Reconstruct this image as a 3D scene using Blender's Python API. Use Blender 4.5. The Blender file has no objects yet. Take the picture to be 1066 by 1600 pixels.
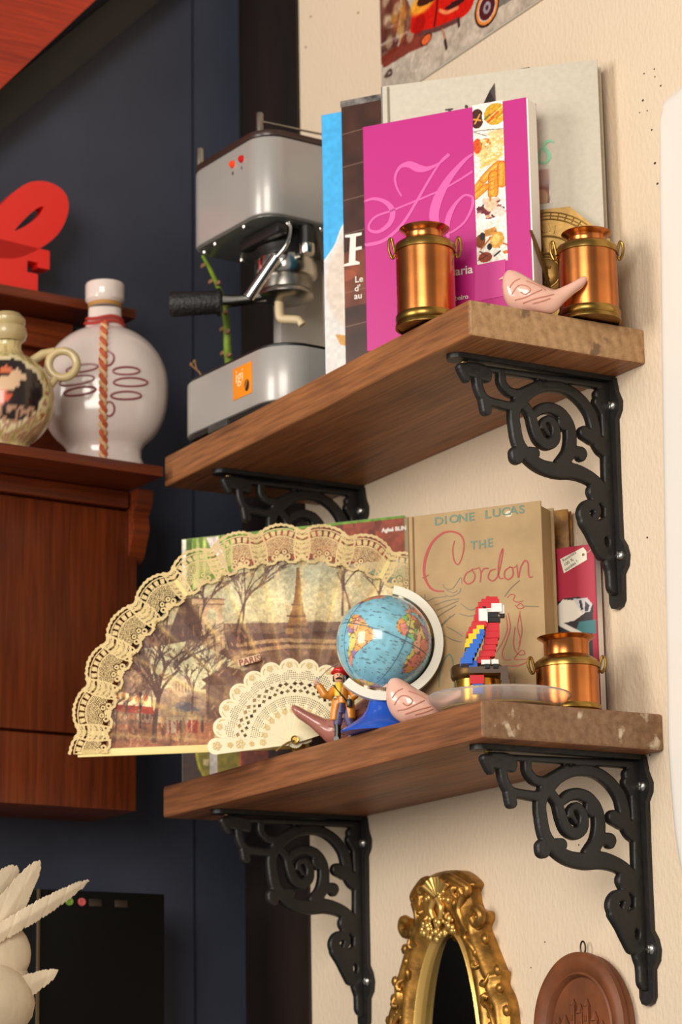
import bpy, bmesh, math, random
import numpy as np
from mathutils import Vector, Matrix

scene = bpy.context.scene
COL = scene.collection
R = math.radians
random.seed(4)
rng = np.random.default_rng(7)

# ------------------------------------------------------------------ camera
cam_d = bpy.data.cameras.new('camera')
cam = bpy.data.objects.new('camera', cam_d)
COL.objects.link(cam)
cam_r = Vector((.501773, .86484665, -.01625197))
cam_u = Vector((.21219071, -.10485254, .97158687))
cam_f = Vector((-.83856959, .49096457, .2361246))
cam.matrix_world = Matrix(((cam_r.x, cam_u.x, -cam_f.x, 1.8682), (cam_r.y, cam_u.y, -cam_f.y, -1.4343),
                           (cam_r.z, cam_u.z, -cam_f.z, -.7564), (0, 0, 0, 1)))
cam_d.sensor_fit = 'VERTICAL'
cam_d.sensor_height = 36
cam_d.sensor_width = 24
cam_d.lens = 3980.8 / 1600 * 36
cam_d.clip_start = .05
cam_d.dof.use_dof = True
cam_d.dof.focus_distance = 2.36
cam_d.dof.aperture_fstop = 8.0
scene.camera = cam

# ------------------------------------------------------------------ world, lights, exposure
world = bpy.data.worlds.new('room_light')
scene.world = world
world.use_nodes = True
bgn = world.node_tree.nodes['Background']
bgn.inputs[0].default_value = (1.0, .94, .88, 1)
bgn.inputs[1].default_value = .27

def area(name, loc, target, sx, sy, power, col):
    ld = bpy.data.lights.new(name, 'AREA')
    ld.shape = 'RECTANGLE'
    ld.size, ld.size_y, ld.energy, ld.color = sx, sy, power, col
    o = bpy.data.objects.new(name, ld)
    COL.objects.link(o)
    o.location = loc
    o.rotation_euler = (Vector(target) - Vector(loc)).to_track_quat('-Z', 'Y').to_euler()
    return o
area('window_light', (2.4, -3.0, .45), (-.3, 0, -.1), 1.6, 1.6, 90, (1.0, .95, .86))
area('side_window_light', (.0, -3.4, .1), (-.5, 0, -.1), 1.0, 1.4, 55, (1.0, .94, .86))
scene.view_settings.view_transform = 'Standard'
scene.view_settings.look = 'None'
scene.view_settings.exposure = .10
scene.view_settings.gamma = 1.0
scene.view_settings.use_curve_mapping = False

# ------------------------------------------------------------------ materials
def lin(c):
    return tuple((v / 12.92 if v <= .04045 else ((v + .055) / 1.055) ** 2.4) for v in c)
def rgb(r, g, b):
    return lin((r / 255, g / 255, b / 255)) + (1,)
def bsdf(m):
    return m.node_tree.nodes['Principled BSDF']
def mat(name, col, rough=.5, metal=0.0, var=0.0, scale=20.0, bump=0.0, bscale=None, col2=None, stretch=(1, 1, 1),
        coat=0.0, spec=.5, detail=4, trans=0.0):
    m = bpy.data.materials.new(name)
    m.use_nodes = True
    nt = m.node_tree
    b = bsdf(m)
    b.inputs['Base Color'].default_value = rgb(*col)
    b.inputs['Roughness'].default_value = rough
    b.inputs['Metallic'].default_value = metal
    b.inputs['Coat Weight'].default_value = coat
    b.inputs['Coat Roughness'].default_value = .08
    b.inputs['Specular IOR Level'].default_value = spec
    b.inputs['Transmission Weight'].default_value = trans
    if var or bump or col2:
        tc = nt.nodes.new('ShaderNodeTexCoord')
        mp = nt.nodes.new('ShaderNodeMapping')
        mp.inputs['Scale'].default_value = stretch
        nt.links.new(tc.outputs['Object'], mp.inputs[0])
        if var or col2:
            nz = nt.nodes.new('ShaderNodeTexNoise')
            nz.inputs['Scale'].default_value = scale
            nz.inputs['Detail'].default_value = detail
            nt.links.new(mp.outputs[0], nz.inputs['Vector'])
            rp = nt.nodes.new('ShaderNodeValToRGB')
            c2 = col2 or tuple(max(0, v * (1 - var)) for v in col)
            rp.color_ramp.elements[0].position = .35
            rp.color_ramp.elements[1].position = .68
            rp.color_ramp.elements[0].color = rgb(*c2)
            rp.color_ramp.elements[1].color = rgb(*col)
            nt.links.new(nz.outputs['Fac'], rp.inputs[0])
            nt.links.new(rp.outputs[0], b.inputs['Base Color'])
        if bump:
            n2 = nt.nodes.new('ShaderNodeTexNoise')
            n2.inputs['Scale'].default_value = bscale or scale
            n2.inputs['Detail'].default_value = 3
            nt.links.new(mp.outputs[0], n2.inputs['Vector'])
            bp = nt.nodes.new('ShaderNodeBump')
            bp.inputs['Strength'].default_value = bump
            bp.inputs['Distance'].default_value = .002
            nt.links.new(n2.outputs['Fac'], bp.inputs['Height'])
            nt.links.new(bp.outputs[0], b.inputs['Normal'])
    return m
def vcmat(name, rough=.45, coat=0.0, bump=0.0):
    m = bpy.data.materials.new(name)
    m.use_nodes = True
    a = m.node_tree.nodes.new('ShaderNodeAttribute')
    a.attribute_name = 'Col'
    b = bsdf(m)
    m.node_tree.links.new(a.outputs['Color'], b.inputs['Base Color'])
    b.inputs['Roughness'].default_value = rough
    b.inputs['Coat Weight'].default_value = coat
    return m
def wood(name, dark, light, along='X', rough=.55, scale=9.0, wear=None, wear_amt=.62, dust=None):
    m = bpy.data.materials.new(name)
    m.use_nodes = True
    nt = m.node_tree
    b = bsdf(m)
    b.inputs['Roughness'].default_value = rough
    tc = nt.nodes.new('ShaderNodeTexCoord')
    mp = nt.nodes.new('ShaderNodeMapping')
    s = {'X': (.05, 1, 1), 'Y': (1, .05, 1), 'Z': (1, 1, .05)}[along]
    mp.inputs['Scale'].default_value = s
    nt.links.new(tc.outputs['Object'], mp.inputs[0])
    n1 = nt.nodes.new('ShaderNodeTexNoise')
    n1.inputs['Scale'].default_value = scale * 45
    n1.inputs['Detail'].default_value = 6
    n1.inputs['Distortion'].default_value = .4
    n2 = nt.nodes.new('ShaderNodeTexNoise')
    n2.inputs['Scale'].default_value = scale * 5
    n2.inputs['Detail'].default_value = 3
    for n in (n1, n2):
        nt.links.new(mp.outputs[0], n.inputs['Vector'])
    mx = nt.nodes.new('ShaderNodeMath')
    mx.operation = 'MULTIPLY_ADD'
    mx.inputs[1].default_value = .55
    nt.links.new(n1.outputs['Fac'], mx.inputs[0])
    m2 = nt.nodes.new('ShaderNodeMath')
    m2.operation = 'MULTIPLY'
    m2.inputs[1].default_value = .45
    nt.links.new(n2.outputs['Fac'], m2.inputs[0])
    nt.links.new(m2.outputs[0], mx.inputs[2])
    rp = nt.nodes.new('ShaderNodeValToRGB')
    rp.color_ramp.elements[0].position = .34
    rp.color_ramp.elements[1].position = .64
    rp.color_ramp.elements[0].color = rgb(*dark)
    rp.color_ramp.elements[1].color = rgb(*light)
    nt.links.new(mx.outputs[0], rp.inputs[0])
    out = rp.outputs[0]
    if wear:
        n3 = nt.nodes.new('ShaderNodeTexNoise')
        n3.inputs['Scale'].default_value = 55
        n3.inputs['Detail'].default_value = 8
        n3.inputs['Roughness'].default_value = .7
        nt.links.new(mp.outputs[0], n3.inputs['Vector'])
        r3 = nt.nodes.new('ShaderNodeValToRGB')
        r3.color_ramp.elements[0].position = wear_amt
        r3.color_ramp.elements[1].position = wear_amt + .08
        nt.links.new(n3.outputs['Fac'], r3.inputs[0])
        mixn = nt.nodes.new('ShaderNodeMixRGB')
        mixn.inputs[2].default_value = rgb(*wear)
        nt.links.new(r3.outputs[0], mixn.inputs[0])
        nt.links.new(out, mixn.inputs[1])
        out = mixn.outputs[0]
    nt.links.new(out, b.inputs['Base Color'])
    bp = nt.nodes.new('ShaderNodeBump')
    bp.inputs['Strength'].default_value = .25
    bp.inputs['Distance'].default_value = .001
    nt.links.new(n1.outputs['Fac'], bp.inputs['Height'])
    nt.links.new(bp.outputs[0], b.inputs['Normal'])
    return m

# ------------------------------------------------------------------ object helpers
def tag(o, label=None, cat=None, group=None, kind=None):
    if label: o['label'] = label
    if cat: o['category'] = cat
    if group: o['group'] = group
    if kind: o['kind'] = kind
    return o
def empty(name, loc=(0, 0, 0), rz=0.0, label=None, cat=None, group=None):
    o = bpy.data.objects.new(name, None)
    o.empty_display_size = .02
    COL.objects.link(o)
    o.location = loc
    o.rotation_euler = (0, 0, rz)
    return tag(o, label, cat, group)
def link_mesh(name, me, m, parent=None, loc=(0, 0, 0), rot=(0, 0, 0)):
    o = bpy.data.objects.new(name, me)
    COL.objects.link(o)
    if m is not None and not me.materials:
        for x in (m if isinstance(m, (list, tuple)) else [m]):
            me.materials.append(x)
    o.location = loc
    o.rotation_euler = rot
    o.parent = parent
    return o
def copy_tree(o, parent=None):
    c = o.copy()
    COL.objects.link(c)
    c.parent = parent
    for ch in list(o.children):
        copy_tree(ch, c)
    return c

class MB:
    """collects shapes of ONE part"""
    def __init__(s):
        s.v = []; s.f = []; s.mi = []; s.col = None
    def add(s, v, f, mi=0, T=None):
        n = len(s.v)
        for p in v:
            s.v.append(tuple(T @ Vector(p)) if T is not None else tuple(p))
        for q in f:
            s.f.append(tuple(i + n for i in q)); s.mi.append(mi)
        return s
    def box(s, a, b, bev=0.0, T=None, mi=0):
        (x0, y0, z0), (x1, y1, z1) = a, b
        if not bev:
            v = [(x, y, z) for x in (x0, x1) for y in (y0, y1) for z in (z0, z1)]
            f = [(0, 1, 3, 2), (4, 6, 7, 5), (0, 4, 5, 1), (2, 3, 7, 6), (0, 2, 6, 4), (1, 5, 7, 3)]
            return s.add(v, f, mi, T)
        bm = bmesh.new()
        bmesh.ops.create_cube(bm, size=1)
        for q in bm.verts:
            q.co = Vector(((x0 + x1) / 2 + q.co.x * (x1 - x0), (y0 + y1) / 2 + q.co.y * (y1 - y0), (z0 + z1) / 2 + q.co.z * (z1 - z0)))
        bmesh.ops.bevel(bm, geom=bm.edges[:], offset=bev, segments=2, profile=.5, affect='EDGES')
        bm.verts.index_update()
        s.add([q.co[:] for q in bm.verts], [[q.index for q in f.verts] for f in bm.faces], mi, T)
        bm.free()
        return s
    def lathe(s, prof, seg=40, T=None, mi=0, sx=1.0, sy=1.0):
        v = []; f = []
        n = len(prof)
        for k in range(seg):
            a = 2 * math.pi * k / seg
            for (r, z) in prof:
                v.append((r * math.cos(a) * sx, r * math.sin(a) * sy, z))
        for k in range(seg):
            k2 = (k + 1) % seg
            for i in range(n - 1):
                f.append((k * n + i, k2 * n + i, k2 * n + i + 1, k * n + i + 1))
        return s.add(v, f, mi, T)
    def tube(s, pts, r, seg=8, T=None, mi=0, closed=False, caps=True, flat=1.0):
        P = [Vector(p) for p in pts]
        n = len(P)
        rr = r if isinstance(r, (list, tuple)) else [r] * n
        v = []; f = []
        up = Vector((0, 0, 1))
        last = None
        for i, p in enumerate(P):
            a = P[(i - 1) % n] if (closed or i > 0) else p
            b = P[(i + 1) % n] if (closed or i < n - 1) else p
            t = (b - a).normalized()
            if last is None:
                nx = t.cross(up)
                if nx.length < .05: nx = t.cross(Vector((1, 0, 0)))
                nx.normalize()
            else:
                nx = (last - t * last.dot(t)).normalized()
            last = nx
            ny = t.cross(nx)
            for k in range(seg):
                an = 2 * math.pi * k / seg
                v.append(tuple(p + nx * math.cos(an) * rr[i] + ny * math.sin(an) * rr[i] * flat))
        m = n if closed else n - 1
        for i in range(m):
            j = (i + 1) % n
            for k in range(seg):
                k2 = (k + 1) % seg
                f.append((i * seg + k, i * seg + k2, j * seg + k2, j * seg + k))
        if caps and not closed:
            f.append(tuple(range(seg))); f.append(tuple((n - 1) * seg + k for k in range(seg)))
        return s.add(v, f, mi, T)
    def ball(s, c, r, seg=16, T=None, mi=0, sc=(1, 1, 1)):
        pr = [(math.sin(math.pi * i / (seg // 2)) , -math.cos(math.pi * i / (seg // 2))) for i in range(seg // 2 + 1)]
        M = Matrix.Translation(Vector(c)) @ Matrix.Diagonal((r * sc[0], r * sc[1], r * sc[2], 1))
        return s.lathe([(max(a, 1e-4), b) for a, b in pr], seg, (T @ M) if T is not None else M, mi)
    def prism(s, poly, d0, d1, plane='xz', T=None, mi=0):
        """outline in a plane, pushed from d0 to d1 along the missing axis"""
        n = len(poly)
        def P(a, b, d):
            return {'xz': (a, d, b), 'xy': (a, b, d), 'yz': (d, a, b)}[plane]
        v = [P(a, b, d0) for a, b in poly] + [P(a, b, d1) for a, b in poly]
        f = [tuple(range(n)), tuple(range(2 * n - 1, n - 1, -1))] + [(i, (i + 1) % n, n + (i + 1) % n, n + i) for i in range(n)]
        return s.add(v, f, mi, T)
    def build(s, name, m, parent=None, smooth=40, loc=(0, 0, 0), rot=(0, 0, 0)):
        me = bpy.data.meshes.new(name)
        me.from_pydata(s.v, [], s.f)
        if len(s.f) < 60000:
            bm = bmesh.new(); bm.from_mesh(me)
            bmesh.ops.remove_doubles(bm, verts=bm.verts[:], dist=1e-6)
            if len(bm.faces) == len(s.f):
                for i, fc in enumerate(bm.faces): fc.material_index = s.mi[i]
            bmesh.ops.recalc_face_normals(bm, faces=bm.faces[:])
            bm.to_mesh(me); bm.free()
        if smooth:
            me.polygons.foreach_set('use_smooth', [True] * len(me.polygons))
            me.set_sharp_from_angle(angle=R(smooth))
        return link_mesh(name, me, m, parent, loc, rot)

def crom(P, n=6, closed=False):
    """smooth curve through control points (any dimension)"""
    P = [np.array(p, float) for p in P]
    out = []
    m = len(P)
    rng_ = range(m if closed else m - 1)
    for i in rng_:
        if closed:
            a, b, c, d = P[(i - 1) % m], P[i], P[(i + 1) % m], P[(i + 2) % m]
        else:
            b, c = P[i], P[i + 1]
            a = P[i - 1] if i > 0 else 2 * b - c
            d = P[i + 2] if i + 2 < m else 2 * c - b
        for k in range(n):
            t = k / n
            out.append(.5 * (2 * b + (c - a) * t + (2 * a - 5 * b + 4 * c - d) * t * t + (3 * b - a - 3 * c + d) * t ** 3))
    if not closed: out.append(P[-1])
    return [tuple(float(x) for x in q) for q in out]

# ---- flat outlines given by distance fields: scrollwork, cut-outs, relief
class Field:
    def __init__(s, x0, x1, y0, y1, cell):
        s.x = np.arange(x0, x1 + cell, cell); s.y = np.arange(y0, y1 + cell, cell); s.c = cell
        s.X, s.Y = np.meshgrid(s.x, s.y, indexing='ij')
        s.d = np.full(s.X.shape, 9.0)
    def seg(s, p, q, r0, r1, k=None):
        m = max(r0, r1) + s.c * 4 + (k or 0)
        i0 = np.searchsorted(s.x, min(p[0], q[0]) - m); i1 = np.searchsorted(s.x, max(p[0], q[0]) + m)
        j0 = np.searchsorted(s.y, min(p[1], q[1]) - m); j1 = np.searchsorted(s.y, max(p[1], q[1]) + m)
        if i0 >= i1 or j0 >= j1: return
        X, Y = s.X[i0:i1, j0:j1], s.Y[i0:i1, j0:j1]
        dx, dy = q[0] - p[0], q[1] - p[1]
        L2 = dx * dx + dy * dy + 1e-12
        t = np.clip(((X - p[0]) * dx + (Y - p[1]) * dy) / L2, 0, 1)
        d = np.hypot(X - p[0] - t * dx, Y - p[1] - t * dy) - (r0 + (r1 - r0) * t)
        s.d[i0:i1, j0:j1] = np.minimum(s.d[i0:i1, j0:j1], d)
    def stroke(s, pts, r=None, n=6, closed=False):
        P = crom(pts, n, closed)
        if closed: P = P + [P[0]]
        for a, b in zip(P[:-1], P[1:]):
            s.seg(a, b, a[2] if len(a) > 2 and r is None else r, b[2] if len(b) > 2 and r is None else r)
        return s
    def polyd(s, poly):
        X, Y = s.X, s.Y
        d = np.full(X.shape, 9.0); ins = np.zeros(X.shape, bool)
        n = len(poly)
        for i in range(n):
            (x1, y1), (x2, y2) = poly[i][:2], poly[(i + 1) % n][:2]
            dx, dy = x2 - x1, y2 - y1
            t = np.clip(((X - x1) * dx + (Y - y1) * dy) / (dx * dx + dy * dy + 1e-12), 0, 1)
            d = np.minimum(d, np.hypot(X - x1 - t * dx, Y - y1 - t * dy))
            if y1 != y2:
                c = ((y1 > Y) != (y2 > Y)) & (X < dx * (Y - y1) / (y2 - y1) + x1)
                ins ^= c
        return np.where(ins, -d, d)
    def union(s, d): s.d = np.minimum(s.d, d); return s
    def cut(s, d): s.d = np.maximum(s.d, -d); return s
    def mesh(s, top, bottom=None, T=None):
        """top(d), bottom(d): heights from inner distance; returns verts, faces. bottom None = open sheet"""
        d = s.d; nx, ny = d.shape
        ins = d < 0
        idx = -np.ones(d.shape, int)
        I = np.argwhere(ins)
        idx[ins] = np.arange(len(I))
        V = [(s.x[i], s.y[j], d[i, j]) for i, j in I]
        Fc = []; sides = []
        cnt = ins[:-1, :-1].astype(int) + ins[1:, :-1] + ins[1:, 1:] + ins[:-1, 1:]
        full = np.argwhere(cnt == 4)
        for i, j in full:
            Fc.append((idx[i, j], idx[i + 1, j], idx[i + 1, j + 1], idx[i, j + 1]))
        ed = {}
        def cross(a, b):
            key = (a, b) if a < b else (b, a)
            if key in ed: return ed[key]
            (i, j), (k, l) = key
            da, db = d[i, j], d[k, l]
            t = min(max(da / (da - db), .02), .98)
            V.append((s.x[i] + t * (s.x[k] - s.x[i]), s.y[j] + t * (s.y[l] - s.y[j]), 0.0))
            ed[key] = len(V) - 1
            return ed[key]
        for i, j in np.argwhere((cnt > 0) & (cnt < 4)):
            c = [(i, j), (i + 1, j), (i + 1, j + 1), (i, j + 1)]
            poly = []; ex = []
            for a, b in zip(c, c[1:] + c[:1]):
                if ins[a]: poly.append(idx[a])
                if ins[a] != ins[b]:
                    e = cross(a, b); poly.append(e); ex.append((e, bool(ins[a])))
            if len(poly) >= 3: Fc.append(tuple(poly))
            if len(ex) == 2:
                e0 = [e for e, o in ex if o][0]; e1 = [e for e, o in ex if not o][0]
                sides.append((e0, e1))
        n = len(V)
        dd = np.array([q[2] for q in V]) if n else np.zeros(0)
        zt = top(-dd) if callable(top) else np.full(n, top)
        verts = [(q[0], q[1], float(z)) for q, z in zip(V, zt)]
        faces = [tuple(int(k) for k in f) for f in Fc]
        if bottom is not None:
            zb = bottom(-dd) if callable(bottom) else np.full(n, bottom)
            verts += [(q[0], q[1], float(z)) for q, z in zip(V, zb)]
            faces += [tuple(int(k) + n for k in reversed(f)) for f in Fc]
            faces += [(int(a), int(a) + n, int(b) + n, int(b)) for a, b in sides]
        return verts, faces
def rounded(h, r):
    return lambda d: h - r + r * np.sqrt(np.clip(1 - (1 - np.clip(d / r, 0, 1)) ** 2, 0, 1))
XZ = Matrix(((1, 0, 0, 0), (0, 0, -1, 0), (0, 1, 0, 0), (0, 0, 0, 1)))      # drawn (u,v,height) -> (x, -height, z)

# ---- painted prints: colours computed per point of a fine grid
class Canvas:
    def __init__(s, u0, u1, v0, v1, cell, col):
        s.u = np.linspace(u0, u1, max(2, int((u1 - u0) / cell) + 1)); s.v = np.linspace(v0, v1, max(2, int((v1 - v0) / cell) + 1))
        s.U, s.V = np.meshgrid(s.u, s.v, indexing='ij')
        s.a = np.empty(s.U.shape + (3,)); s.a[:] = np.array(col) / 255.0
        s.cell = cell
    def put(s, m, col, al=1.0):
        al = np.asarray(m, float)[..., None] * al
        s.a = s.a * (1 - al) + np.array(col) / 255.0 * al
        return s
    def _sub(s, pts, m):
        P = np.array([q[:2] for q in pts])
        i0, i1 = np.searchsorted(s.u, [P[:, 0].min() - m, P[:, 0].max() + m]); j0, j1 = np.searchsorted(s.v, [P[:, 1].min() - m, P[:, 1].max() + m])
        return slice(max(i0 - 1, 0), i1 + 1), slice(max(j0 - 1, 0), j1 + 1)
    def poly(s, P, col, al=1.0):
        sl = s._sub(P, 0)
        X, Y = s.U[sl], s.V[sl]
        ins = np.zeros(X.shape, bool); n = len(P)
        for i in range(n):
            (x1, y1), (x2, y2) = P[i][:2], P[(i + 1) % n][:2]
            if y1 != y2: ins ^= ((y1 > Y) != (y2 > Y)) & (X < (x2 - x1) * (Y - y1) / (y2 - y1) + x1)
        k = ins[..., None] * al
        s.a[sl] = s.a[sl] * (1 - k) + np.array(col) / 255.0 * k
        return s
    def line(s, P, w, col, al=1.0, n=5, curve=True, w2=None):
        Q = crom(P, n) if curve and len(P) > 2 else P
        m = len(Q)
        for i in range(m - 1):
            ww = w if w2 is None else w + (w2 - w) * i / m
            p, q = Q[i], Q[i + 1]
            sl = s._sub([p, q], ww)
            X, Y = s.U[sl], s.V[sl]
            dx, dy = q[0] - p[0], q[1] - p[1]
            t = np.clip(((X - p[0]) * dx + (Y - p[1]) * dy) / (dx * dx + dy * dy + 1e-14), 0, 1)
            k = (np.clip((ww / 2 - np.hypot(X - p[0] - t * dx, Y - p[1] - t * dy)) / s.cell + .5, 0, 1) * al)[..., None]
            s.a[sl] = s.a[sl] * (1 - k) + np.array(col) / 255.0 * k
        return s
    def ell(s, c, ru, rv, col, al=1.0, soft=0.0, rot=0.0):
        m = max(ru, rv) * (1 + soft)
        sl = s._sub([c], m)
        X, Y = s.U[sl] - c[0], s.V[sl] - c[1]
        X, Y = X * math.cos(rot) + Y * math.sin(rot), -X * math.sin(rot) + Y * math.cos(rot)
        q = np.hypot(X / ru, Y / rv)
        k = (np.clip((1 + soft - q) / (soft + 1e-3), 0, 1) * al)[..., None]
        s.a[sl] = s.a[sl] * (1 - k) + np.array(col) / 255.0 * k
        return s
    def noise(s, amt, size, sl=None):
        g = vnoise(s.U / size, s.V / size)
        s.a = np.clip(s.a * (1 + amt * (g - .5) * 2)[..., None], 0, 1)
        return s
    def at(s, u, v):
        i = np.clip(np.round((np.asarray(u) - s.u[0]) / (s.u[1] - s.u[0])).astype(int), 0, len(s.u) - 1)
        j = np.clip(np.round((np.asarray(v) - s.v[0]) / (s.v[1] - s.v[0])).astype(int), 0, len(s.v) - 1)
        return s.a[i, j]
    def build(s, name, m, parent, depth=-.0004, keep=None, loc=(0, 0, 0), rot=(0, 0, 0)):
        nu, nv = s.U.shape
        V = np.stack([s.U.ravel(), np.full(nu * nv, depth), s.V.ravel()], -1)
        i, j = np.meshgrid(np.arange(nu - 1), np.arange(nv - 1), indexing='ij')
        q = np.stack([i * nv + j, (i + 1) * nv + j, (i + 1) * nv + j + 1, i * nv + j + 1], -1).reshape(-1, 4)
        return grid_obj(name, V, q, s.a.reshape(-1, 3), m, parent, loc, rot)
_tab = rng.random((256, 256))
def vnoise(x, y):
    xi, yi = np.floor(x).astype(int), np.floor(y).astype(int)
    fx, fy = x - xi, y - yi
    fx, fy = fx * fx * (3 - 2 * fx), fy * fy * (3 - 2 * fy)
    g = lambda a, b: _tab[a % 256, b % 256]
    return (g(xi, yi) * (1 - fx) * (1 - fy) + g(xi + 1, yi) * fx * (1 - fy) + g(xi, yi + 1) * (1 - fx) * fy + g(xi + 1, yi + 1) * fx * fy)
def grid_obj(name, V, Q, C, m, parent, loc=(0, 0, 0), rot=(0, 0, 0), smooth=True):
    me = bpy.data.meshes.new(name)
    me.vertices.add(len(V)); me.vertices.foreach_set('co', np.asarray(V, np.float32).ravel())
    Q = np.asarray(Q, np.int32)
    me.loops.add(Q.size); me.loops.foreach_set('vertex_index', Q.ravel())
    me.polygons.add(len(Q)); me.polygons.foreach_set('loop_start', np.arange(0, Q.size, Q.shape[1], dtype=np.int32))
    me.polygons.foreach_set('use_smooth', np.full(len(Q), smooth))
    me.update(calc_edges=True)
    at = me.color_attributes.new('Col', 'FLOAT_COLOR', 'POINT')
    c = np.clip(np.asarray(C, float), 0, 1)
    c = np.where(c <= .04045, c / 12.92, ((c + .055) / 1.055) ** 2.4)
    at.data.foreach_set('color', np.concatenate([c, np.ones((len(c), 1))], 1).astype(np.float32).ravel())
    me.validate()
    return link_mesh(name, me, m, parent, loc, rot)
def text(name, body, size, m, parent, loc, spacing=1.0, shear=0.0, bold=0.0, rotz=0.0, sx=1.0, ext=.00012):
    cu = bpy.data.curves.new(name, 'FONT')
    cu.body = body; cu.size = size; cu.space_character = spacing; cu.shear = shear; cu.offset = bold; cu.extrude = ext
    cu.resolution_u = 3
    t = bpy.data.objects.new(name + '_src', cu)
    COL.objects.link(t)
    me = bpy.data.meshes.new_from_object(t.evaluated_get(bpy.context.evaluated_depsgraph_get()))
    bpy.data.objects.remove(t); bpy.data.curves.remove(cu)
    me.transform(Matrix.Rotation(R(90), 4, 'X') @ Matrix.Rotation(rotz, 4, 'Z') @ Matrix.Diagonal((sx, 1, 1, 1)))
    me.name = name
    me.materials.clear()
    return link_mesh(name, me, m, parent, loc)
def strokes(name, lists, m, parent, r=None, depth=-.0002, h=.0003, n=5, umin=None):
    """pen strokes printed on a cover: thin raised ink"""
    b = MB()
    d0 = depth
    for li, L in enumerate(lists):
        depth = d0 - li * .00003
        P = crom(L, n) if len(L) > 2 else L
        if umin is not None: P = [(max(q[0], umin),) + tuple(q[1:]) for q in P]
        rr = [q[2] if len(q) > 2 and r is None else r for q in P]
        k = len(P); v = []
        for i, q in enumerate(P):
            a = P[max(i - 1, 0)]; c = P[min(i + 1, k - 1)]
            dx, dy = c[0] - a[0], c[1] - a[1]
            l = math.hypot(dx, dy) + 1e-9
            nx, ny = -dy / l * rr[i], dx / l * rr[i]
            v += [(q[0] + nx, depth - h, q[1] + ny), (q[0] - nx, depth - h, q[1] - ny)]
        b.add(v, [(2 * i, 2 * i + 1, 2 * i + 3, 2 * i + 2) for i in range(k - 1)])
    return b.build(name, m, parent, smooth=0)

# ================================================================== the setting
M_wall = mat('cream_plaster', (230, 208, 180), .7, var=.05, scale=3, bump=.6, bscale=210, stretch=(1, 1, .6))
M_blue = mat('blue_paint', (60, 65, 82), .6, var=.16, scale=5, bump=.15, bscale=60)
M_post = mat('dark_timber', (34, 17, 10), .55, var=.5, scale=14, bump=.5, bscale=40, stretch=(1, 1, .3))
M_redwood = wood('red_boards', (120, 22, 8), (186, 50, 16), 'Y', rough=.35, scale=5)
M_black = mat('black_beam', (16, 7, 5), .6, var=.4, scale=20)

b = MB()
b.box((-.664, 0, -2.2), (1.2, .06, 1.1))
wall = tag(b.build('wall_right', M_wall), kind='structure')
# ink-dark flecks on the plaster
b = MB()
for q in [(.0359,.2416),(.0363,.2335),(.0446,.221),(.0217,.2036),(.0095,.2061),(.0273,.1816),(.0298,.1464),(.0322,.1246),(.0155,.2166),(-.1391,-.4926),(-.0094,-.2164),(-.0206,-.4217),(-.2019,-.5807),(-.2276,-.6037),(.0195,.2432),(-.5216,.5276),(-.6343,.5684),(-.648,.5334)]:
    s = random.uniform(.0006, .0013)
    b.ball((q[0], -.0004, q[1]), s, 6, sc=(1.6, .5, 1))
tag(b.build('speck', mat('fleck', (70, 45, 30), .8), wall), kind='stuff')

b = MB()
b.box((-.815, -.004, -2.2), (-.664, .06, 1.1))
tag(b.build('trim_1', M_post), kind='structure')

# left wall, a little out of square, met by the timber post
FB = empty('left_wall_corner', (-.815, 0, 0), R(4))
FB_M = Matrix.Translation((-.815, 0, 0)) @ Matrix.Rotation(R(4), 4, 'Z')
bpy.data.objects.remove(FB)
def place(o):
    o.location = (-.815, 0, 0); o.rotation_euler = (0, 0, R(4)); return o
b = MB()
b.box((-.06, -2.6, -2.2), (0, -.075, 1.1))
b.box((-.06, -.071, -2.2), (0, .02, 1.1))
b.box((-.06, -.08, -2.2), (-.004, -.06, 1.1))
place(tag(b.build('wall_left', M_blue), kind='structure'))

# sloping red boarding above the left wall with a black beam along it
def slope(ly): return .4105 + 1.025 * (ly + .3413)
b = MB()
y0, y1 = -.58, .0
b.prism([(y0, slope(y0)), (y1, slope(y1)), (y1, slope(y1) + .056), (y0, slope(y0) + .056)], 0, .035, 'yz')
place(tag(b.build('trim_2', M_black), kind='structure'))
def rslope(ly): return .44 + 1.146 * (ly + .367)
stair = place(tag(MB().prism([(y0, rslope(y0) + .012), (.0, rslope(.0) + .012), (.0, rslope(.0) + .5), (y0, rslope(y0) + .5)], .036, .046, 'yz').build('ceiling', M_black), kind='structure'))
for k in range(4):
    b = MB()
    b.prism([(y0, rslope(y0) + .002 + .15 * k), (.0, rslope(.0) + .002 + .15 * k), (.0, rslope(.0) + .147 + .15 * k), (y0, rslope(y0) + .147 + .15 * k)], .046, .066, 'yz')
    b.build('plank', M_redwood, stair)

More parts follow.
